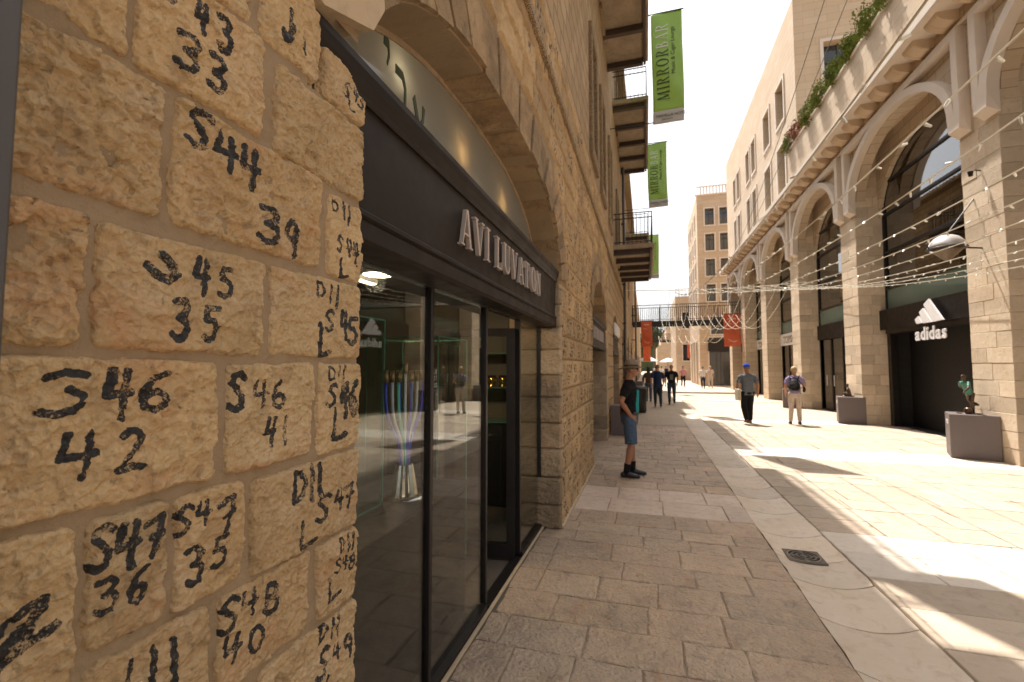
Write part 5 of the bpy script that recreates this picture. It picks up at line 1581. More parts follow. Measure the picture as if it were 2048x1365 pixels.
# ================================================================== FAR STREET
b2 = thing('stone_house', 'plain stone house with roof terrace beyond the tall block', 'building', (6, 62, 0))
wall_with_holes('y', 60, 3.6, 12, 0, 10.4, [(4.4, 5.2, 6.4, 8.4), (4.4, 5.2, 2.4, 4.4)], .3, 'block', 'front_wall', b2, 'winglass', 'trim', .1)
MB().add([(3.6, 60, 0), (3.6, 72, 0), (3.6, 72, 10.4), (3.6, 60, 10.4)], [(0, 1, 2, 3)]).build('side_wall', 'block', b2, fix=False)
MB().add([(3.6, 60, 10.4), (12, 60, 10.4), (12, 72, 10.4), (3.6, 72, 10.4)], [(0, 1, 2, 3)]).build('roof', 'block', b2, fix=False)
mb = MB(); x = 3.6
while x < 12: mb.box(x, x+.06, 60, 60.06, 10.4, 11.3); x += .4
mb.box(3.6, 12, 59.99, 60.07, 11.3, 11.38); mb.build('railing', 'trim', b2)
b3 = thing('stone_terrace', 'stepped honey coloured stone terrace with ragged top at street end', 'building', (5, 102, 0))
for (x0, x1, y0, h) in ((2.2, 12, 96, 5.6), (3.0, 12, 99, 7.6), (4.2, 12, 102, 9.6), (6.2, 14, 106, 12.5)):
    MB().box(x0, x1, y0, y0+14, 0, h).build('tier', 'block', b3)
    mb = MB(); x = x0+.2
    while x < x1-.6: mb.box(x, x+.55, y0+.1, y0+.8, h, h+random.uniform(.2, .9)); x += .95
    mb.build('merlons', 'block', b3)
b4 = thing('stone_house', 'long low stone house on the left side beyond the footbridge', 'building', (-5, 70, 0))
MB().box(-9, -1.0, 38.2, 100, 0, 8.6).build('walls', 'lmortarwall', b4)
MB().cbox(-9, -0.8, 38.2, 100, 8.6, 8.85, .03).build('cornice', 'trim', b4)
for yy in (42, 47, 52, 58, 65, 73): MB().box(-1.06, -0.97, yy, yy+1.6, 0, 3.0).build('dark_door_panel', 'darkroom', b4)  # near-black slabs proud of the wall; doorway shade put into the colour
hl_ = MB(); V = []; n = 24
for i in range(n+1):
    x = -60+140*i/n
    V += [(x, 165, -1), (x, 165, 6+5*math.sin(i*.7)+3*math.sin(i*1.9)), (x, 230, 16+4*math.sin(i*.9))]
hl_.add(V, [(3*i+j, 3*i+3+j, 3*i+4+j, 3*i+1+j) for i in range(n) for j in (0, 1)])
o = hl_.build('hill', 'leaf3', fix=False); tag(o, kind='structure')

# ================================================================== FOLIAGE
def leaves(mb, c, rad, n, size, mi=0, seed=0):
    rg = np.random.default_rng(seed)
    d = rg.normal(size=(n, 3)); d /= np.linalg.norm(d, axis=1)[:, None]
    r = rg.uniform(0.35, 1.0, n)**0.6
    lob = 1 + 0.28*np.sin(d[:, 0]*5+seed) * np.cos(d[:, 2]*4+seed*2) + 0.18*np.sin(d[:, 1]*9+seed)
    p = d*(r*lob)[:, None]*np.array(rad) + np.array(c)
    for i in range(n):
        q = Vector(d[i]+rg.normal(size=3)*0.9).normalized(); t = q.orthogonal().normalized(); t.rotate(Quaternion(q, rg.uniform(0, 6.28))); s_ = q.cross(t)
        L, W = size*rg.uniform(.7, 1.3), size*.42*rg.uniform(.7, 1.3); P = Vector(p[i])
        mb.add([P-t*L, P+s_*W+q*W*.4, P+t*L, P-s_*W+q*W*.4], [(0, 1, 2), (0, 2, 3)], mi)
pos_y = (12.35, 13.35, 14.4, 15.5, 16.7, 17.9, 20.05)
lb = ['leafy green shrub on the parapet nearest the top edge of the photo', 'second green shrub on the stone parapet, counted from the near end', 'third green shrub on the stone parapet, below the hotel window',
      'fourth green shrub on the parapet, in front of the hotel window', 'fifth green shrub on the parapet, lower left of hotel window', 'sixth small green shrub on the stone parapet', 'last green shrub at the far end of the parapet, beside the rust plant']
for i, yy in enumerate(pos_y):
    t = thing('shrub', lb[i], 'shrub', (5.70, yy, 10.36), group='shrubs along the parapet')
    sz = random.uniform(.7, 1.2)
    mb = MB(); leaves(mb, (5.66, yy, 10.62), (.32*sz, .36*sz, .36*sz), 950, .045, 0, i+3); leaves(mb, (5.52, yy+.1, 10.38), (.14, .25, .18), 160, .045, 0, i+33)
    mb.build('foliage', 'leaf', t, fix=False)
    mb = MB()
    for k in range(5): mb.tube([(5.7+random.uniform(-.05, .05), yy+random.uniform(-.2, .2), 10.34), (5.66+random.uniform(-.2, .2), yy+random.uniform(-.3, .3), 10.75)], [.012, .004], 5)
    mb.build('stems', 'bark', t)
t = thing('shrub', 'rust red dried shrub on the parapet end', 'shrub', (5.70, 19.3, 10.36), group='shrubs along the parapet')
mb = MB(); leaves(mb, (5.64, 19.25, 10.66), (.3, .42, .36), 800, .045, 0, 77); mb.build('foliage', 'leaf2', t, fix=False)
mb = MB()
for k in range(5): mb.tube([(5.7, 19.3, 10.34), (5.64+random.uniform(-.2, .2), 19.3+random.uniform(-.3, .3), 10.75)], [.012, .004], 5)
mb.build('stems', 'bark', t)
for i, (x, y_, h, r_) in enumerate(((2.0, 122, 13, 3.2), (6.0, 135, 14, 4.0), (-1.5, 140, 11, 3.5))):
    t = thing('pine_tree', ('dark pine tree rising left of the stepped terrace', 'pine tree on the hill behind the stepped terrace', 'low pine tree far down the street on left')[i], 'tree', (x, y_, 0))
    MB().tube([(x, y_, 0), (x+.2, y_, h*.5), (x, y_, h*.8)], [.3, .22, .1], 8).build('trunk', 'bark', t)
    mb = MB()
    for k in range(7): leaves(mb, (x+random.uniform(-1, 1)*r_*.6, y_+random.uniform(-1, 1)*r_*.6, h*random.uniform(.55, .9)), (r_*.55, r_*.55, r_*.5), 350, .28, 0, k+i*10)
    mb.build('crown', 'leaf3', t, fix=False)

# ================================================================== STREET LAMPS ON BRACKETS
lamp0 = thing('street_lamp', 'silver dome lamp on the nearest arcade pier, beside the sports shop sign', 'lamp', (5.40, 10.3, 3.87), group='silver dome lamps on the arcade piers')
c = Vector((5.40, 10.3, 3.87))
MB().lathe([(0.275, 0), (0.268, .06), (0.235, .135), (.17, .205), (.09, .245), (.0, .26)], c, 32).build('dome', 'lampmetal', lamp0, True)
MB().lathe([(0.262, -0.004), (.19, -.07), (.10, -.16), (.03, -.235), (.0, -.245)], c, 32).build('cone', 'mesh', lamp0, True)
MB().lathe([(0.29, -.012), (.30, 0), (.29, .012), (.27, .0), (.29, -.012)], c, 32).build('ring', 'frame', lamp0, True)
mb = MB(); mb.tube([c+Vector((.27, 0, 0)), c+Vector((.63, .15, 0.0))], .016, 8); mb.tube([c+Vector((-.27, 0, 0)), c+Vector((-.31, 0, .1)), c+Vector((-.24, 0, .2))], .012, 6); mb.build('arm', 'frame', lamp0)
MB().tube([c+Vector((0, 0, .25)), c+Vector((.62, .3, 1.0))], .012, 6).build('stay', 'frame', lamp0)
MB().ball(c+Vector((0, 0, .27)), .03, 8).build('finial', 'frame', lamp0, True)
ords = ['second', 'third', 'fourth', 'fifth', 'sixth']
for i, yy in enumerate((15.75, 21.0, 26.25, 31.5, 36.2)):
    o = copy_tree(lamp0); o.location = (5.40, yy, 3.87); o['label'] = 'silver dome lamp on arcade pier, %s from the camera' % ords[i]

# ================================================================== STRING LIGHTS
def cat(x0, y0, z0, x1, y1, z1, sag, n=26):
    return [Vector((x0+(x1-x0)*t, y0+(y1-y0)*t, z0+(z1-z0)*t - sag*4*t*(1-t))) for t in [i/n for i in range(n+1)]]
def light_string(pts, label, group, bulbs=0.30, rc=.0065, rb=0.8, start=0.1):
    t = thing('light_string', label, 'light string', tuple(pts[len(pts)//2]), group=group)
    MB().tube(pts, rc, 5).build('cable', 'cable', t)
    mb = MB(); acc = start
    for a, b in zip(pts[:-1], pts[1:]):
        L = (b-a).length; s_ = acc
        while s_ < L:
            p = a+(b-a)*(s_/L)
            d = Vector((random.uniform(-.7, .7), random.uniform(-.7, .7), random.uniform(-1, .3))).normalized()
            mb.tube([p, p+d*.018*rb, p+d*.06*rb], [.008*rb, .014*rb, .009*rb], 6); s_ += bulbs*random.uniform(.8, 1.2)
        acc = s_-L
    o = mb.build('bulbs', 'bulb', t); o['kind'] = 'stuff'
NEAR_G = 'strings of small white bulbs sagging over the near street'
on = ['first', 'second', 'third', 'fourth', 'fifth', 'sixth', 'seventh', 'eighth', 'ninth', 'tenth', 'eleventh', 'twelfth']
RY = 20.0
for i in range(10):
    x = 1.15+i*0.52
    p = cat(x, -10, 4.87, x, RY, 4.87, 1.72-.01*(i % 3), 44)
    light_string(p, 'string of small white bulbs over the near street, %s counted from the shaded walkway' % on[i], NEAR_G)
light_string(cat(WX, RY, 4.95, RX, RY, 4.95, .12, 30), 'thick string of bulbs stretched straight across the street between buildings', NEAR_G, .10, .014)
for i in range(12):
    x = 1.0+i*0.4
    light_string(cat(x, RY, 4.87, x, 31.0, 4.9, 1.25, 16), 'string of bulbs over the middle street, %s counted from the left building' % on[i], 'strings of bulbs over the middle street', .4, .008)
for i in range(8):
    x = 1.2+i*0.6
    light_string(cat(x, 33.0, 4.6, x, 46, 4.6, 1.0, 12), 'string of bulbs beyond the footbridge, %s counted from the left building' % on[i], 'strings of bulbs beyond the footbridge', .6, .013)
w = thing('overhead_wire', 'thin dark wire slanting across the hotel wall down to the cornice', 'wire', (5.4, 14, 9)); MB().tube(cat(4.2, 7.0, 12.5, 5.5, 32.0, 8.9, .9, 20), .011, 5).build('strand', 'wire', w)
w = thing('overhead_wire', 'second dark wire running close to the parapet shrubs', 'wire', (5.0, 12, 9)); MB().tube(cat(4.6, 7.0, 11.6, 5.45, 27.0, 8.9, .35, 20), .010, 5).build('strand', 'wire', w)
w = thing('spotlight', 'small black spotlight on the near pier face', 'spotlight', (5.97, 10.2, 5.9)); MB().tube([(6.0, 10.35, 5.3), (5.9, 10.35, 5.32), (5.86, 10.38, 5.30)], [.012, .012, .012], 6).build('arm', 'frame', w); MB().lathe([(0, 0), (.03, 0), (.045, .09), (.0, .09)], (5.86, 10.38, 5.22), 10).build('head', 'frame', w)

# ================================================================== PEOPLE
def person(name, label, loc, rz, h=1.75, hem=None, girth=1.0, cat_='person', group=None, voxel=.011, skin='skin', shirt='c_black', sleeve=.5, legs='trousers', legmat='c_jean', shoe='shoe',
           armL=None, armR=None, legL=None, legR=None, head=(0, 0), hair='hairdark', hat=None, female=False, lean=0.0, lifted=0.0, fingers=True, longhair=False, mats=None):
    """figure facing +Y (its right hand at +X); joints in metres for a 1.75 m person, then scaled"""
    t = thing(name, label, cat_, loc, rz, group)
    k = h/1.75
    T = Matrix.Translation(Vector(loc)) @ Matrix.Rotation(rz, 4, 'Z') @ Matrix.Scale(k, 4)
    def finish(mb_or_me, nm, mt, vox=None, sm=4):
        me = remeshed(mb_or_me, vox or voxel, sm); me.transform(T); me.materials.append(M[mt]); return link(nm, me, t)
    def solid(mb, nm, mt, sm=True):
        o = mb.build(nm, mt, None, sm); o.data.transform(T); o.parent = t; o.matrix_parent_inverse = pm(t).inverted(); return o
    sw = .165 if female else .182; hwid = .10
    Z = lifted
    hip = {1: Vector((hwid, 0, .92+Z)), -1: Vector((-hwid, 0, .92+Z))}
    legs_j = {1: legR or ((.10, .02, .49), (.10, -.02, .08)), -1: legL or ((-.10, .02, .49), (-.10, -.02, .08))}
    ty = lean
    sh = {1: Vector((sw, ty, 1.43+Z)), -1: Vector((-sw, ty, 1.43+Z))}
    arms_j = {1: armR or ((.25, -.03, 1.14), (.25, .06, .88)), -1: armL or ((-.25, -.03, 1.14), (-.25, .06, .88))}
    neck = Vector((0, ty+.005, 1.50+Z)); hc = Vector((0+head[0]*.02, ty+.035, 1.64+Z))
    yaw = head[0]; fw = Vector((-math.sin(yaw), math.cos(yaw), 0)); rt = Vector((math.cos(yaw), math.sin(yaw), 0))
    def ring(c, a, b, tilt=0): return (c, (a, 0, 0), (0, b, 0))
    def limb(mb, pts, rs):
        mb.tube(pts, rs, 12)
    # ---- body (skin), one continuous mesh
    body = MB()
    body.loft([ring((0, ty*.1, .90+Z), .15, .10), ring((0, ty*.4, 1.08+Z), .135, .095), ring((0, ty*.8, 1.30+Z), .16, .105), ring((0, ty, 1.42+Z), .15, .085), ring((0, ty, 1.47+Z), .07, .06)])
    body.tube([(0, ty-.005, 1.42+Z), neck, hc-Vector((0, .01, .06))], [.062, .056, .055], 12)
    # head: cranium, face, jaw, nose, ears
    body.ball(hc+Vector((0, 0, .025)), (.076, .095, .095), 16)
    body.ball(hc+fw*.03+Vector((0, 0, -.045)), (.058, .062, .075), 14)
    body.tube([hc+fw*.088+Vector((0, 0, .02)), hc+fw*.112+Vector((0, 0, -.018)), hc+fw*.088+Vector((0, 0, -.03))], [.010, .016, .012], 8)
    body.tube([hc+fw*.075+Vector((0, 0, -.062))+rt*-.022, hc+fw*.086+Vector((0, 0, -.062)), hc+fw*.075+Vector((0, 0, -.062))+rt*.022], [.008, .011, .008], 6)
    for s_ in (-1, 1):
        body.ball(hc+rt*(.078*s_)+Vector((0, -.005, -.008)), (.012, .022, .034), 8)
        e, w_ = Vector(arms_j[s_][0]), Vector(arms_j[s_][1])
        limb(body, [sh[s_]+Vector((-.03*s_, 0, -.01)), sh[s_]+(e-sh[s_])*.35, e, e+(w_-e)*.3, w_], [.055, .050, .042, .042, .027])
        # hand: palm, four fingers, thumb
        d = (w_-e).normalized(); sd = Vector((s_, 0, 0)); sd = (sd - d*sd.dot(d)).normalized(); nrm = d.cross(sd).normalized()
        fwd = nrm if nrm.y > 0 else -nrm
        pc = w_+d*.05
        body.loft([(w_-d*.01, sd*.018, fwd*.026), (w_+d*.04, sd*.016, fwd*.040), (w_+d*.085, sd*.014, fwd*.040)])
        if fingers:
            for q, ln in enumerate((.070, .080, .074, .058)):
                b0 = w_+d*.075+fwd*(.030-.020*q)
                body.tube([b0, b0+d*ln*.5-sd*.006, b0+d*ln*.85-sd*.022], [.0095, .009, .0075], 6)
            b0 = w_+d*.025+fwd*.034
            body.tube([b0, b0+d*.03+fwd*.022, b0+d*.062+fwd*.022-sd*.01], [.0115, .0105, .008], 6)
        else: body.tube([w_+d*.07, w_+d*.15-sd*.015], [.035, .018], 8)
        kn, an = Vector(legs_j[s_][0])+Vector((0, 0, Z)), Vector(legs_j[s_][1])+Vector((0, 0, Z))
        H0 = hip[s_]
        limb(body, [H0, H0+(kn-H0)*.4, kn, kn+(an-kn)*.3, an, an-Vector((0, 0, .03))], [.085, .074, .053, .055, .035, .036])
        body.loft([(an+Vector((0, -.05, -.05)), (.03, 0, 0), (0, 0, .025)), (an+Vector((0, .05, -.045)), (.034, 0, 0), (0, 0, .03)), (an+Vector((0, .15, -.06)), (.034, 0, 0), (0, 0, .016))])
    finish(body, 'body', skin, voxel*.8 if fingers else voxel, 2)
    # ---- shirt
    top = MB()
    bw = (.155 if female else .168)*girth
    hem = hem or (.84 if not female else .88)
    top.loft([ring((0, ty*.1, hem+Z), bw+.012, .118*girth), ring((0, ty*.2, max(.96, hem+.04)+Z), bw, .124*girth), ring((0, ty*.5, 1.12+Z), bw*.98, .126*girth), ring((0, ty*.8, 1.30+Z), bw*1.10, .128*girth), ring((0, ty, 1.41+Z), bw*1.06, .104), ring((0, ty, 1.468+Z), .098, .072), ring((0, ty, 1.485+Z), .066, .062)])
    if female: top.loft([ring((0, ty*.7+.075, 1.24+Z), .10, .05), ring((0, ty*.7+.08, 1.28+Z), .12, .06), ring((0, ty*.7+.07, 1.34+Z), .10, .05)])
    for s_ in (-1, 1):
        e, w_ = Vector(arms_j[s_][0]), Vector(arms_j[s_][1])
        a0 = sh[s_]
        if sleeve <= 1: pts = [a0+Vector((-.06*s_, 0, -.01)), a0+(e-a0)*.25, a0+(e-a0)*sleeve*1.35]; rs = [.074, .068, .067]
        else: pts = [a0+Vector((-.06*s_, 0, -.01)), a0+(e-a0)*.3, e, e+(w_-e)*(sleeve-1)]; rs = [.075, .066, .056, .044]
        limb(top, pts, rs)
    finish(top, 'shirt', shirt)
    # ---- legwear
    lg = MB()
    lg.loft([ring((0, 0, .80+Z), .15*girth, .11*girth), ring((0, 0, .90+Z), .164*girth, .124*girth), ring((0, ty*.15, 1.0+Z), .158*girth, .120*girth)])
    for s_ in (-1, 1):
        kn, an = Vector(legs_j[s_][0])+Vector((0, 0, Z)), Vector(legs_j[s_][1])+Vector((0, 0, Z)); H0 = hip[s_]
        if legs == 'shorts': limb(lg, [H0+Vector((0, 0, .03)), H0+(kn-H0)*.5, H0+(kn-H0)*.96], [.098, .098, .096])
        else:
            wd = 1.25 if legs == 'wide' else 1.0
            limb(lg, [H0+Vector((0, 0, .03)), H0+(kn-H0)*.5, kn, kn+(an-kn)*.5, an+Vector((0, 0, .01))], [.098, .092, .070*wd, .064*wd, .056*wd])
    finish(lg, legs if legs != 'wide' else 'trousers', legmat)
    # ---- shoes (and socks with shorts)
    for s_ in (-1, 1):
        an = Vector(legs_j[s_][1])+Vector((0, 0, Z)); kn = Vector(legs_j[s_][0])+Vector((0, 0, Z))
        m_ = MB(); z0 = an.z-.08
        m_.loft([((an.x, an.y-.085, z0+.035), (.026, 0, 0), (0, 0, .030)), ((an.x, an.y-.06, z0+.045), (.038, 0, 0), (0, 0, .045)), ((an.x, an.y+.02, z0+.05), (.043, 0, 0), (0, 0, .05)), ((an.x, an.y+.10, z0+.036), (.048, 0, 0), (0, 0, .036)), ((an.x, an.y+.17, z0+.028), (.046, 0, 0), (0, 0, .028)), ((an.x, an.y+.205, z0+.022), (.025, 0, 0), (0, 0, .018))])
        finish(m_, 'shoe', shoe, .010)
        if legs == 'shorts':
            d = (kn-an).normalized(); MB_ = MB(); MB_.tube([an-Vector((0, 0, .03)), an+d*.04, an+d*.13], [.045, .046, .053], 12); solid(MB_, 'sock', 'c_black')
    # ---- hair and hats
    if hair:
        hm = MB()
        V = []; n = 18; m = 10; HR = (.084, .103, .103)
        for i in range(m+1):
            th = math.pi*.56*i/m
            for q in range(n):
                an = 2*math.pi*q/n
                fr_ = math.sin(an)     # >0 towards the face
                thh = th*(1-.26*max(0, fr_)+.22*max(0, -fr_))
                x_, y_, z_ = HR[0]*math.sin(thh)*math.cos(an), HR[1]*math.sin(thh)*math.sin(an), HR[2]*math.cos(thh)
                j_ = 1+.03*math.sin(q*3.1+i*1.7)
                V.append(hc+rt*x_*j_+fw*y_*j_+Vector((0, 0, .028+z_*j_)))
        hm.add(V, [(i*n+q, i*n+(q+1) % n, (i+1)*n+(q+1) % n, (i+1)*n+q) for i in range(m) for q in range(n)])
        if longhair: hm.loft([(hc-fw*.03+Vector((0, 0, .06)), rt*.085, fw*.08), (hc-fw*.045+Vector((0, 0, -.04)), rt*.09, fw*.07), (hc-fw*.06+Vector((0, 0, -.14)), rt*.085, fw*.05), (hc-fw*.06+Vector((0, 0, -.22)), rt*.05, fw*.03)])
        solid(hm, 'hair', hair)
    for s_ in (-1, 1):
        m_ = MB(); m_.ball(hc+fw*.083+rt*(.031*s_)+Vector((0, 0, .008)), (.010, .010, .008), 8); solid(m_, 'eye', 'hairdark')
    if hat == 'brim':
        m_ = MB(); c = hc+Vector((0, 0, .045))
        m_.lathe([(.0, .118), (.055, .116), (.078, .100), (.088, .05), (.094, .0), (.150, -.012), (.172, -.004), (.172, -.010), (.150, -.020), (.09, -.012)], c, 32)
        m_.v = [(x_, c.y+(y_-c.y)*1.16, z_+(-.05*max(0, (c.y-y_)/.2-.25)) + .012*abs(x_)/.17) for x_, y_, z_ in m_.v]
        solid(m_, 'hat', 'c_hat')
        m_ = MB(); m_.lathe([(.0955, .002), (.0925, .034), (.090, .034)], c, 32); m_.v = [(x_, c.y+(y_-c.y)*1.17, z_) for x_, y_, z_ in m_.v]; solid(m_, 'hat_band', 'c_hatband')
        m_ = MB()
        for s_ in (-1, 1):
            m_.ball(hc+fw*.098+rt*(.034*s_)+Vector((0, 0, .010)), (.032, .014, .020), 10); m_.tube([hc+fw*.09+rt*(.064*s_)+Vector((0, 0, .014)), hc+rt*(.084*s_)+Vector((0, 0, .012))], .005, 6)
        solid(m_, 'sunglasses', 'lens')
    if hat == 'cap':
        m_ = MB(); c = hc+Vector((0, 0, .035)); m_.lathe([(.09, 0), (.088, .045), (.065, .088), (.03, .105), (0, .108)], c, 24)
        m_.v = [(x_, c.y+(y_-c.y)*1.15, z_) for x_, y_, z_ in m_.v]
        m_.loft([(c+fw*.07+Vector((0, 0, .01)), rt*.078, Vector((0, 0, .008))), (c+fw*.13+Vector((0, 0, .006)), rt*.075, Vector((0, 0, .006))), (c+fw*.18, rt*.04, Vector((0, 0, .004)))])
        solid(m_, 'cap', 'c_blue')
    t['_T'] = 0
    del t['_T']
    return t, T, solid, hc

# man in the felt hat, standing in the shade, looking across the street
pA, T, solid, hc = person('person', 'person in black t-shirt, denim shorts and felt hat, hands in pockets, by wall', (-0.26, 7.32, 0), R(-88), 1.74, hem=.97, voxel=.009, sleeve=.55, legs='shorts', legmat='c_denim', shoe='shoe',
    armL=((-.28, -.12, 1.16), (-.185, .02, .94)), armR=((.28, -.12, 1.16), (.185, .02, .94)), girth=1.13, legL=((-.11, .02, .49), (-.13, .04, .08)), legR=((.10, .02, .49), (.12, -.06, .08)), hair='hairgrey', hat='brim', skin='skin2')
def decal(solidf, zs, xs, yf, nm, mt):
    m_ = MB(); V = []
    for z in zs:
        for x in xs: V.append((x, yf(x, z), z))
    n = len(xs); m_.add(V, [(i*n+j, i*n+j+1, (i+1)*n+j+1, (i+1)*n+j) for i in range(len(zs)-1) for j in range(n-1)])
    return solidf(m_, nm, mt)
CH = 1.13
def chest(x, z):      # front of the shirt
    b = np.interp(z, [.84, .96, 1.12, 1.30, 1.41], [.118, .122, .122, .128, .104]); a = np.interp(z, [.84, .96, 1.12, 1.30, 1.41], [.180, .168, .161, .185, .178])
    return b*CH*math.sqrt(max(0, 1-(x/a/CH)**2))+.007
zz = [.99+.34*i/12 for i in range(13)]
decal(solid, zz, [.005+.135*i/6 for i in range(7)], chest, 'teal_print', 'c_teal')
decal(solid, zz, [-.045+.05*i/4 for i in range(5)], lambda x, z: chest(x, z)+.001, 'pale_print', 'c_pale')
m_ = MB(); m_.lathe([(.186, .955), (.190, .962), (.190, .99), (.186, .998)], (0, 0, 0), 28); m_.v = [(x, y*.76, z) for x, y, z in m_.v]; solid(m_, 'belt', 'c_hatband')

walkL = dict(legL=((-.10, .14, .50), (-.10, .16, .10)), legR=((.10, .05, .50), (.10, -.20, .12)), armL=((-.26, -.10, 1.16), (-.26, -.08, .92)), armR=((.26, .06, 1.15), (.24, .22, .97)))
walkR = dict(legR=((.10, .14, .50), (.10, .16, .08)), legL=((-.10, .05, .50), (-.10, -.18, .12)), armR=((.26, -.10, 1.16), (.26, -.06, .90)), armL=((-.26, .06, 1.15), (-.24, .18, .95)))
stand = dict(legL=((-.10, .03, .49), (-.10, .03, .08)), legR=((.10, .01, .49), (.11, -.03, .08)))
# person with the blue cap and tote
pB, T, solid, hc = person('person', 'person in blue cap, grey shirt and black trousers with canvas tote, seen from behind', (2.86, 14.9, 0), R(8), 1.74, shirt='c_grey', sleeve=.6, legs='wide', legmat='c_black', shoe='sandal', hair='hairgrey', hat='cap', skin='skin2', **walkR)
m_ = MB(); m_.cbox(-.30, -.235, -.16, .20, .68, 1.03, .02); solid(m_, 'tote_bag', 'c_canvas', False)
for dy in (-.09, .12):
    m_ = MB(); m_.tube([(-.275, dy+.0, 1.02), (-.25, dy*.5+.01, 1.25), (-.18, .0, 1.475)], .010, 6); solid(m_, 'strap', 'c_canvas')
# person with the backpack
pC, T, solid, hc = person('person', 'person in lavender top and patterned cream trousers with black backpack, seen from behind', (4.14, 15.1, 0), R(-6), 1.67, female=True, shirt='c_lav', sleeve=.55, legs='trousers', legmat='c_cream', hair='hairblond', armR=((.28, .05, 1.16), (.20, .24, 1.10)), armL=((-.25, -.02, 1.15), (-.23, .10, .92)), legL=((-.10, .03, .49), (-.13, .03, .08)), legR=((.10, .03, .49), (.12, .05, .08)))
m_ = MB(); m_.loft([((-.03, -.15, 1.02), (.12, 0, 0), (0, .06, 0)), ((-.03, -.19, 1.08), (.15, 0, 0), (0, .10, 0)), ((-.03, -.19, 1.22), (.14, 0, 0), (0, .10, 0)), ((-.03, -.16, 1.36), (.09, 0, 0), (0, .06, 0))])
me = remeshed(m_, .012, 6); me.transform(T); me.materials.append(M['shoe']); link('backpack', me, pC)
m_ = MB(); m_.loft([((-.03, -.27, 1.05), (.09, 0, 0), (0, .035, 0)), ((-.03, -.28, 1.10), (.11, 0, 0), (0, .04, 0)), ((-.03, -.27, 1.16), (.09, 0, 0), (0, .03, 0))]); solid(m_, 'backpack_pocket', 'c_black')
for s_ in (-1, 1):
    m_ = MB(); m_.tube([(-.03+s_*.09, -.13, 1.36), (s_*.13, -.02, 1.475), (s_*.13, .11, 1.36), (s_*.13, .13, 1.2), (-.03+s_*.13, -.10, 1.08)], .016, 6); solid(m_, 'strap', 'c_black')
m_ = MB(); m_.loft([((.26, .10, .98), (.03, 0, 0), (0, .10, 0)), ((.27, .10, 1.08), (.04, 0, 0), (0, .11, 0)), ((.25, .10, 1.16), (.02, 0, 0), (0, .08, 0))]); solid(m_, 'hip_bag', 'c_black')
m_ = MB(); m_.tube([(.26, .06, 1.12), (.08, -.14, 1.36), (-.10, -.09, 1.47)], .012, 6); solid(m_, 'bag_strap', 'c_black')
# pair walking in the shade
person('person', 'person in navy t-shirt and dark jeans walking away in the shade', (0.45, 19.9, 0), R(2), 1.74, voxel=.014, shirt='c_navy', sleeve=.6, legmat='c_jean', hair='hairgrey', fingers=False, **walkL)
pE, T, solid, hc = person('person', 'bald person in black printed t-shirt and jeans walking towards the camera', (1.08, 21.6, 0), R(176), 1.76, voxel=.014, shirt='c_black', sleeve=.6, legmat='c_jean', hair=None, skin='skin2', fingers=False, **walkR)
CH = 1.0
decal(solid, [1.08, 1.16, 1.24, 1.32], [-.07, -.02, .03, .07], chest, 'shirt_print', 'c_grey')
person('person', 'dark haired person in brown top and jeans walking beside the wall', (0.10, 22.8, 0), R(4), 1.66, voxel=.014, female=True, shirt='c_brown', sleeve=1.7, legmat='c_denim', hair='hairdark', longhair=True, fingers=False, **walkR)
fars = [((0.55, 27.5), 'c_black', 'c_black', 'hairdark', 'far person dressed in black, just behind the navy t-shirt'), ((2.9, 40.0), 'c_pink', 'c_black', 'hairdark', 'far person in pink top and dark trousers in the sun'), ((4.15, 37.5), 'c_white', 'c_navy', 'hairgrey', 'far person in white shirt and navy trousers near the glass shop'),
        ((4.75, 38.2), 'c_cream', 'c_cream', 'hairblond', 'far person in cream clothes near the glass shop'), ((1.6, 52.0), 'c_white', 'c_jean', 'hairdark', 'tiny person in white top far down the street, in middle'), ((2.3, 58.0), 'c_navy', 'c_black', 'hairdark', 'tiny person in navy top far down the street'), ((1.1, 62.0), 'c_white', 'c_cream', 'hairgrey', 'tiny person in pale clothes far down the street, left')]
for i, ((x, y_), s_, l_, hr, lab) in enumerate(fars):
    person('person', lab, (x, y_, 0), R(180 if i % 2 else 0), 1.7, voxel=.022, shirt=s_, sleeve=.6, legmat=l_, hair=hr, fingers=False, **(walkL if i % 2 else walkR))

# ================================================================== PLINTHS AND BRONZES
def plinth(name, label, cx, cy, s, h, rz, plaque=True, group=None):
    t = thing(name, label, 'plinth', (cx, cy, 0), rz, group)
    Tm = Matrix.Translation((cx, cy, 0)) @ Matrix.Rotation(rz, 4, 'Z')
    def put(mb, nm, mt):
        o = mb.build(nm, mt, None); o.data.transform(Tm); o.parent = t; o.matrix_parent_inverse = pm(t).inverted()
    put(MB().cbox(-s/2, s/2, -s/2, s/2, 0.0, h, .006), 'body', 'plinth')
    if plaque:
        put(MB().box(-s/2-.004, -s/2+.002, -.13, .10, h-.20, h-.12), 'plaque', 'plaque')
        m_ = MB()
        for k in range(2): m_.box(-s/2-.006, -s/2-.0041, -.10+.02*k, .06-.03*k, h-.155-k*.022, h-.147-k*.022)
        put(m_, 'engraving', 'frame')
    return t
PG = 'taupe sculpture plinths along the arcade'
plinth('plinth', 'taupe plinth carrying the running child bronze, beside near pier', 5.80, 10.62, .66, .80, R(-22), group=PG)
plinth('plinth', 'taupe plinth carrying the seated bronze, beside second pier', 5.83, 15.95, .66, .78, R(-15), group=PG)
plinth('plinth', 'taupe plinth half hidden behind the person with the backpack', 5.7, 21.3, .60, .76, R(-12), False, PG)
plinth('plinth', 'dark plinth by the shaded wall behind the person in hat', -0.60, 11.75, .50, .72, 0, False)
plinth('plinth', 'dark tall planter box farther along the shaded wall', -0.45, 20.4, .60, 1.05, 0, False)
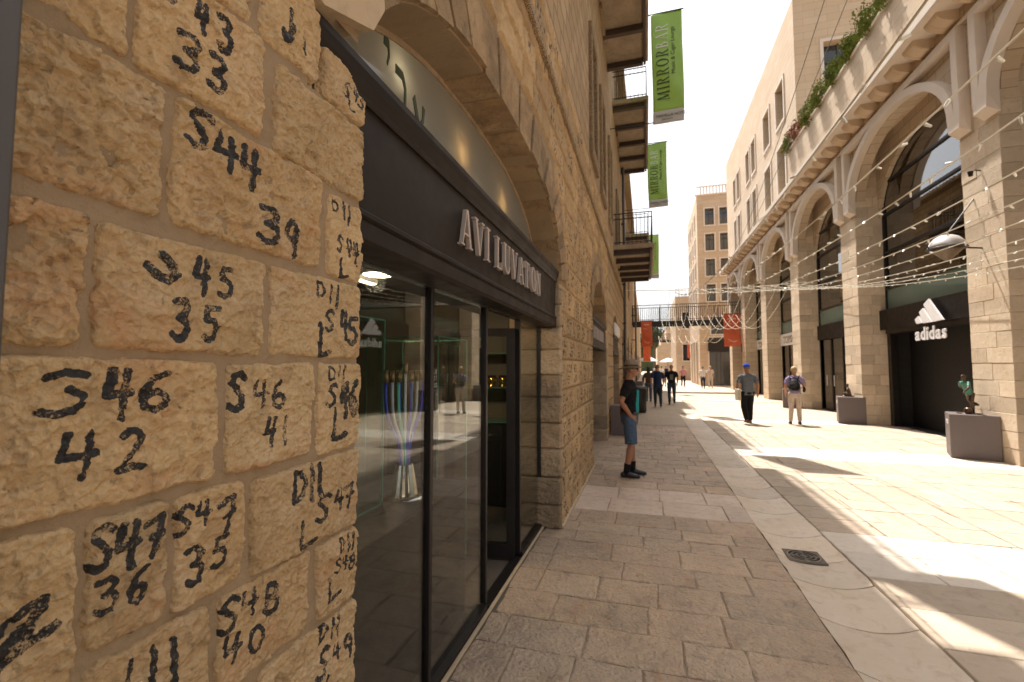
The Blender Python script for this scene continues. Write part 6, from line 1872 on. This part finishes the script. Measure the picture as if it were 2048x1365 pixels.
ST = dict(skin='bronzestat', shoe='bronzestat', hair='bronzestat', legmat='bronzestat')
# running child: built at adult joints, scaled down, leaning forward
pS, T, solid, hc = person('statue', 'small bronze of running child in green shirt kicking a ball', (5.80, 10.62, .80), R(112), .72, cat_='statue', voxel=.018, shirt='greenstat', sleeve=.6, legs='shorts', lean=.26, fingers=False,
    legL=((-.10, .10, .52), (-.10, .02, .08)), legR=((.10, -.12, .56), (.10, -.46, .42)), armL=((-.33, .46, 1.20), (-.30, .62, 1.02)), armR=((.34, .08, 1.22), (.38, -.18, 1.12)), **ST)
m_ = MB(); m_.ball((-.16, .34, .16), .15, 20); solid(m_, 'ball', 'bronzestat')
m_ = MB(); m_.lathe([(0, 0), (.42, 0), (.42, .03), (0, .035)], (0, .1, 0), 20); solid(m_, 'base', 'bronzestat')
pS2, T, solid, hc = person('statue', 'small dark bronze of a crouching figure on the second plinth', (5.83, 15.95, .44), R(70), .72, cat_='statue', voxel=.018, shirt='bronzestat', sleeve=1.5, legs='trousers', lean=.12, fingers=False,
    legL=((-.12, .34, 1.02), (-.12, .30, .90)), legR=((.12, .34, 1.02), (.12, .30, .90)), armL=((-.24, .16, 1.16), (-.10, .36, 1.08)), armR=((.24, .16, 1.16), (.10, .36, 1.08)), **ST)
m_ = MB(); m_.loft([((0, .12, .83), (.24, 0, 0), (0, .36, 0)), ((0, .12, .90), (.22, 0, 0), (0, .34, 0))]); solid(m_, 'base', 'bronzestat')
# litter bin and plant by the wall
t = thing('litter_bin', 'dark round litter bin beside the shaded wall, past the hat', 'bin', (-0.25, 17.5, 0))
MB().lathe([(.22, 0), (.24, .05), (.26, .85), (.24, .86), (.23, .8), (0, .8)], (-0.25, 17.5, 0), 20).build('drum', 'frame', t, True); MB().lathe([(.27, .86), (.27, .92), (.16, .97), (.15, .92)], (-0.25, 17.5, 0), 20).build('lid', 'post', t, True)
# white parasols at the far end
for i, (x, y_) in enumerate(((4.2, 70.0), (3.4, 78.0), (0.2, 64.0))):
    t = thing('parasol', ('white parasol near the stone terrace, right of the street', 'white parasol farther down, under the second bridge', 'white parasol along the far left wall')[i], 'parasol', (x, y_, 0))
    MB().lathe([(1.35, 2.4), (.9, 2.7), (0, 3.1), (0, 3.05), (.9, 2.65), (1.35, 2.36)], (x, y_, 0), 8).build('canopy', 'c_white', t)
    MB().tube([(x, y_, 0), (x, y_, 3.2)], .04, 8).build('pole', 'post', t)
bpy.context.view_layer.update()
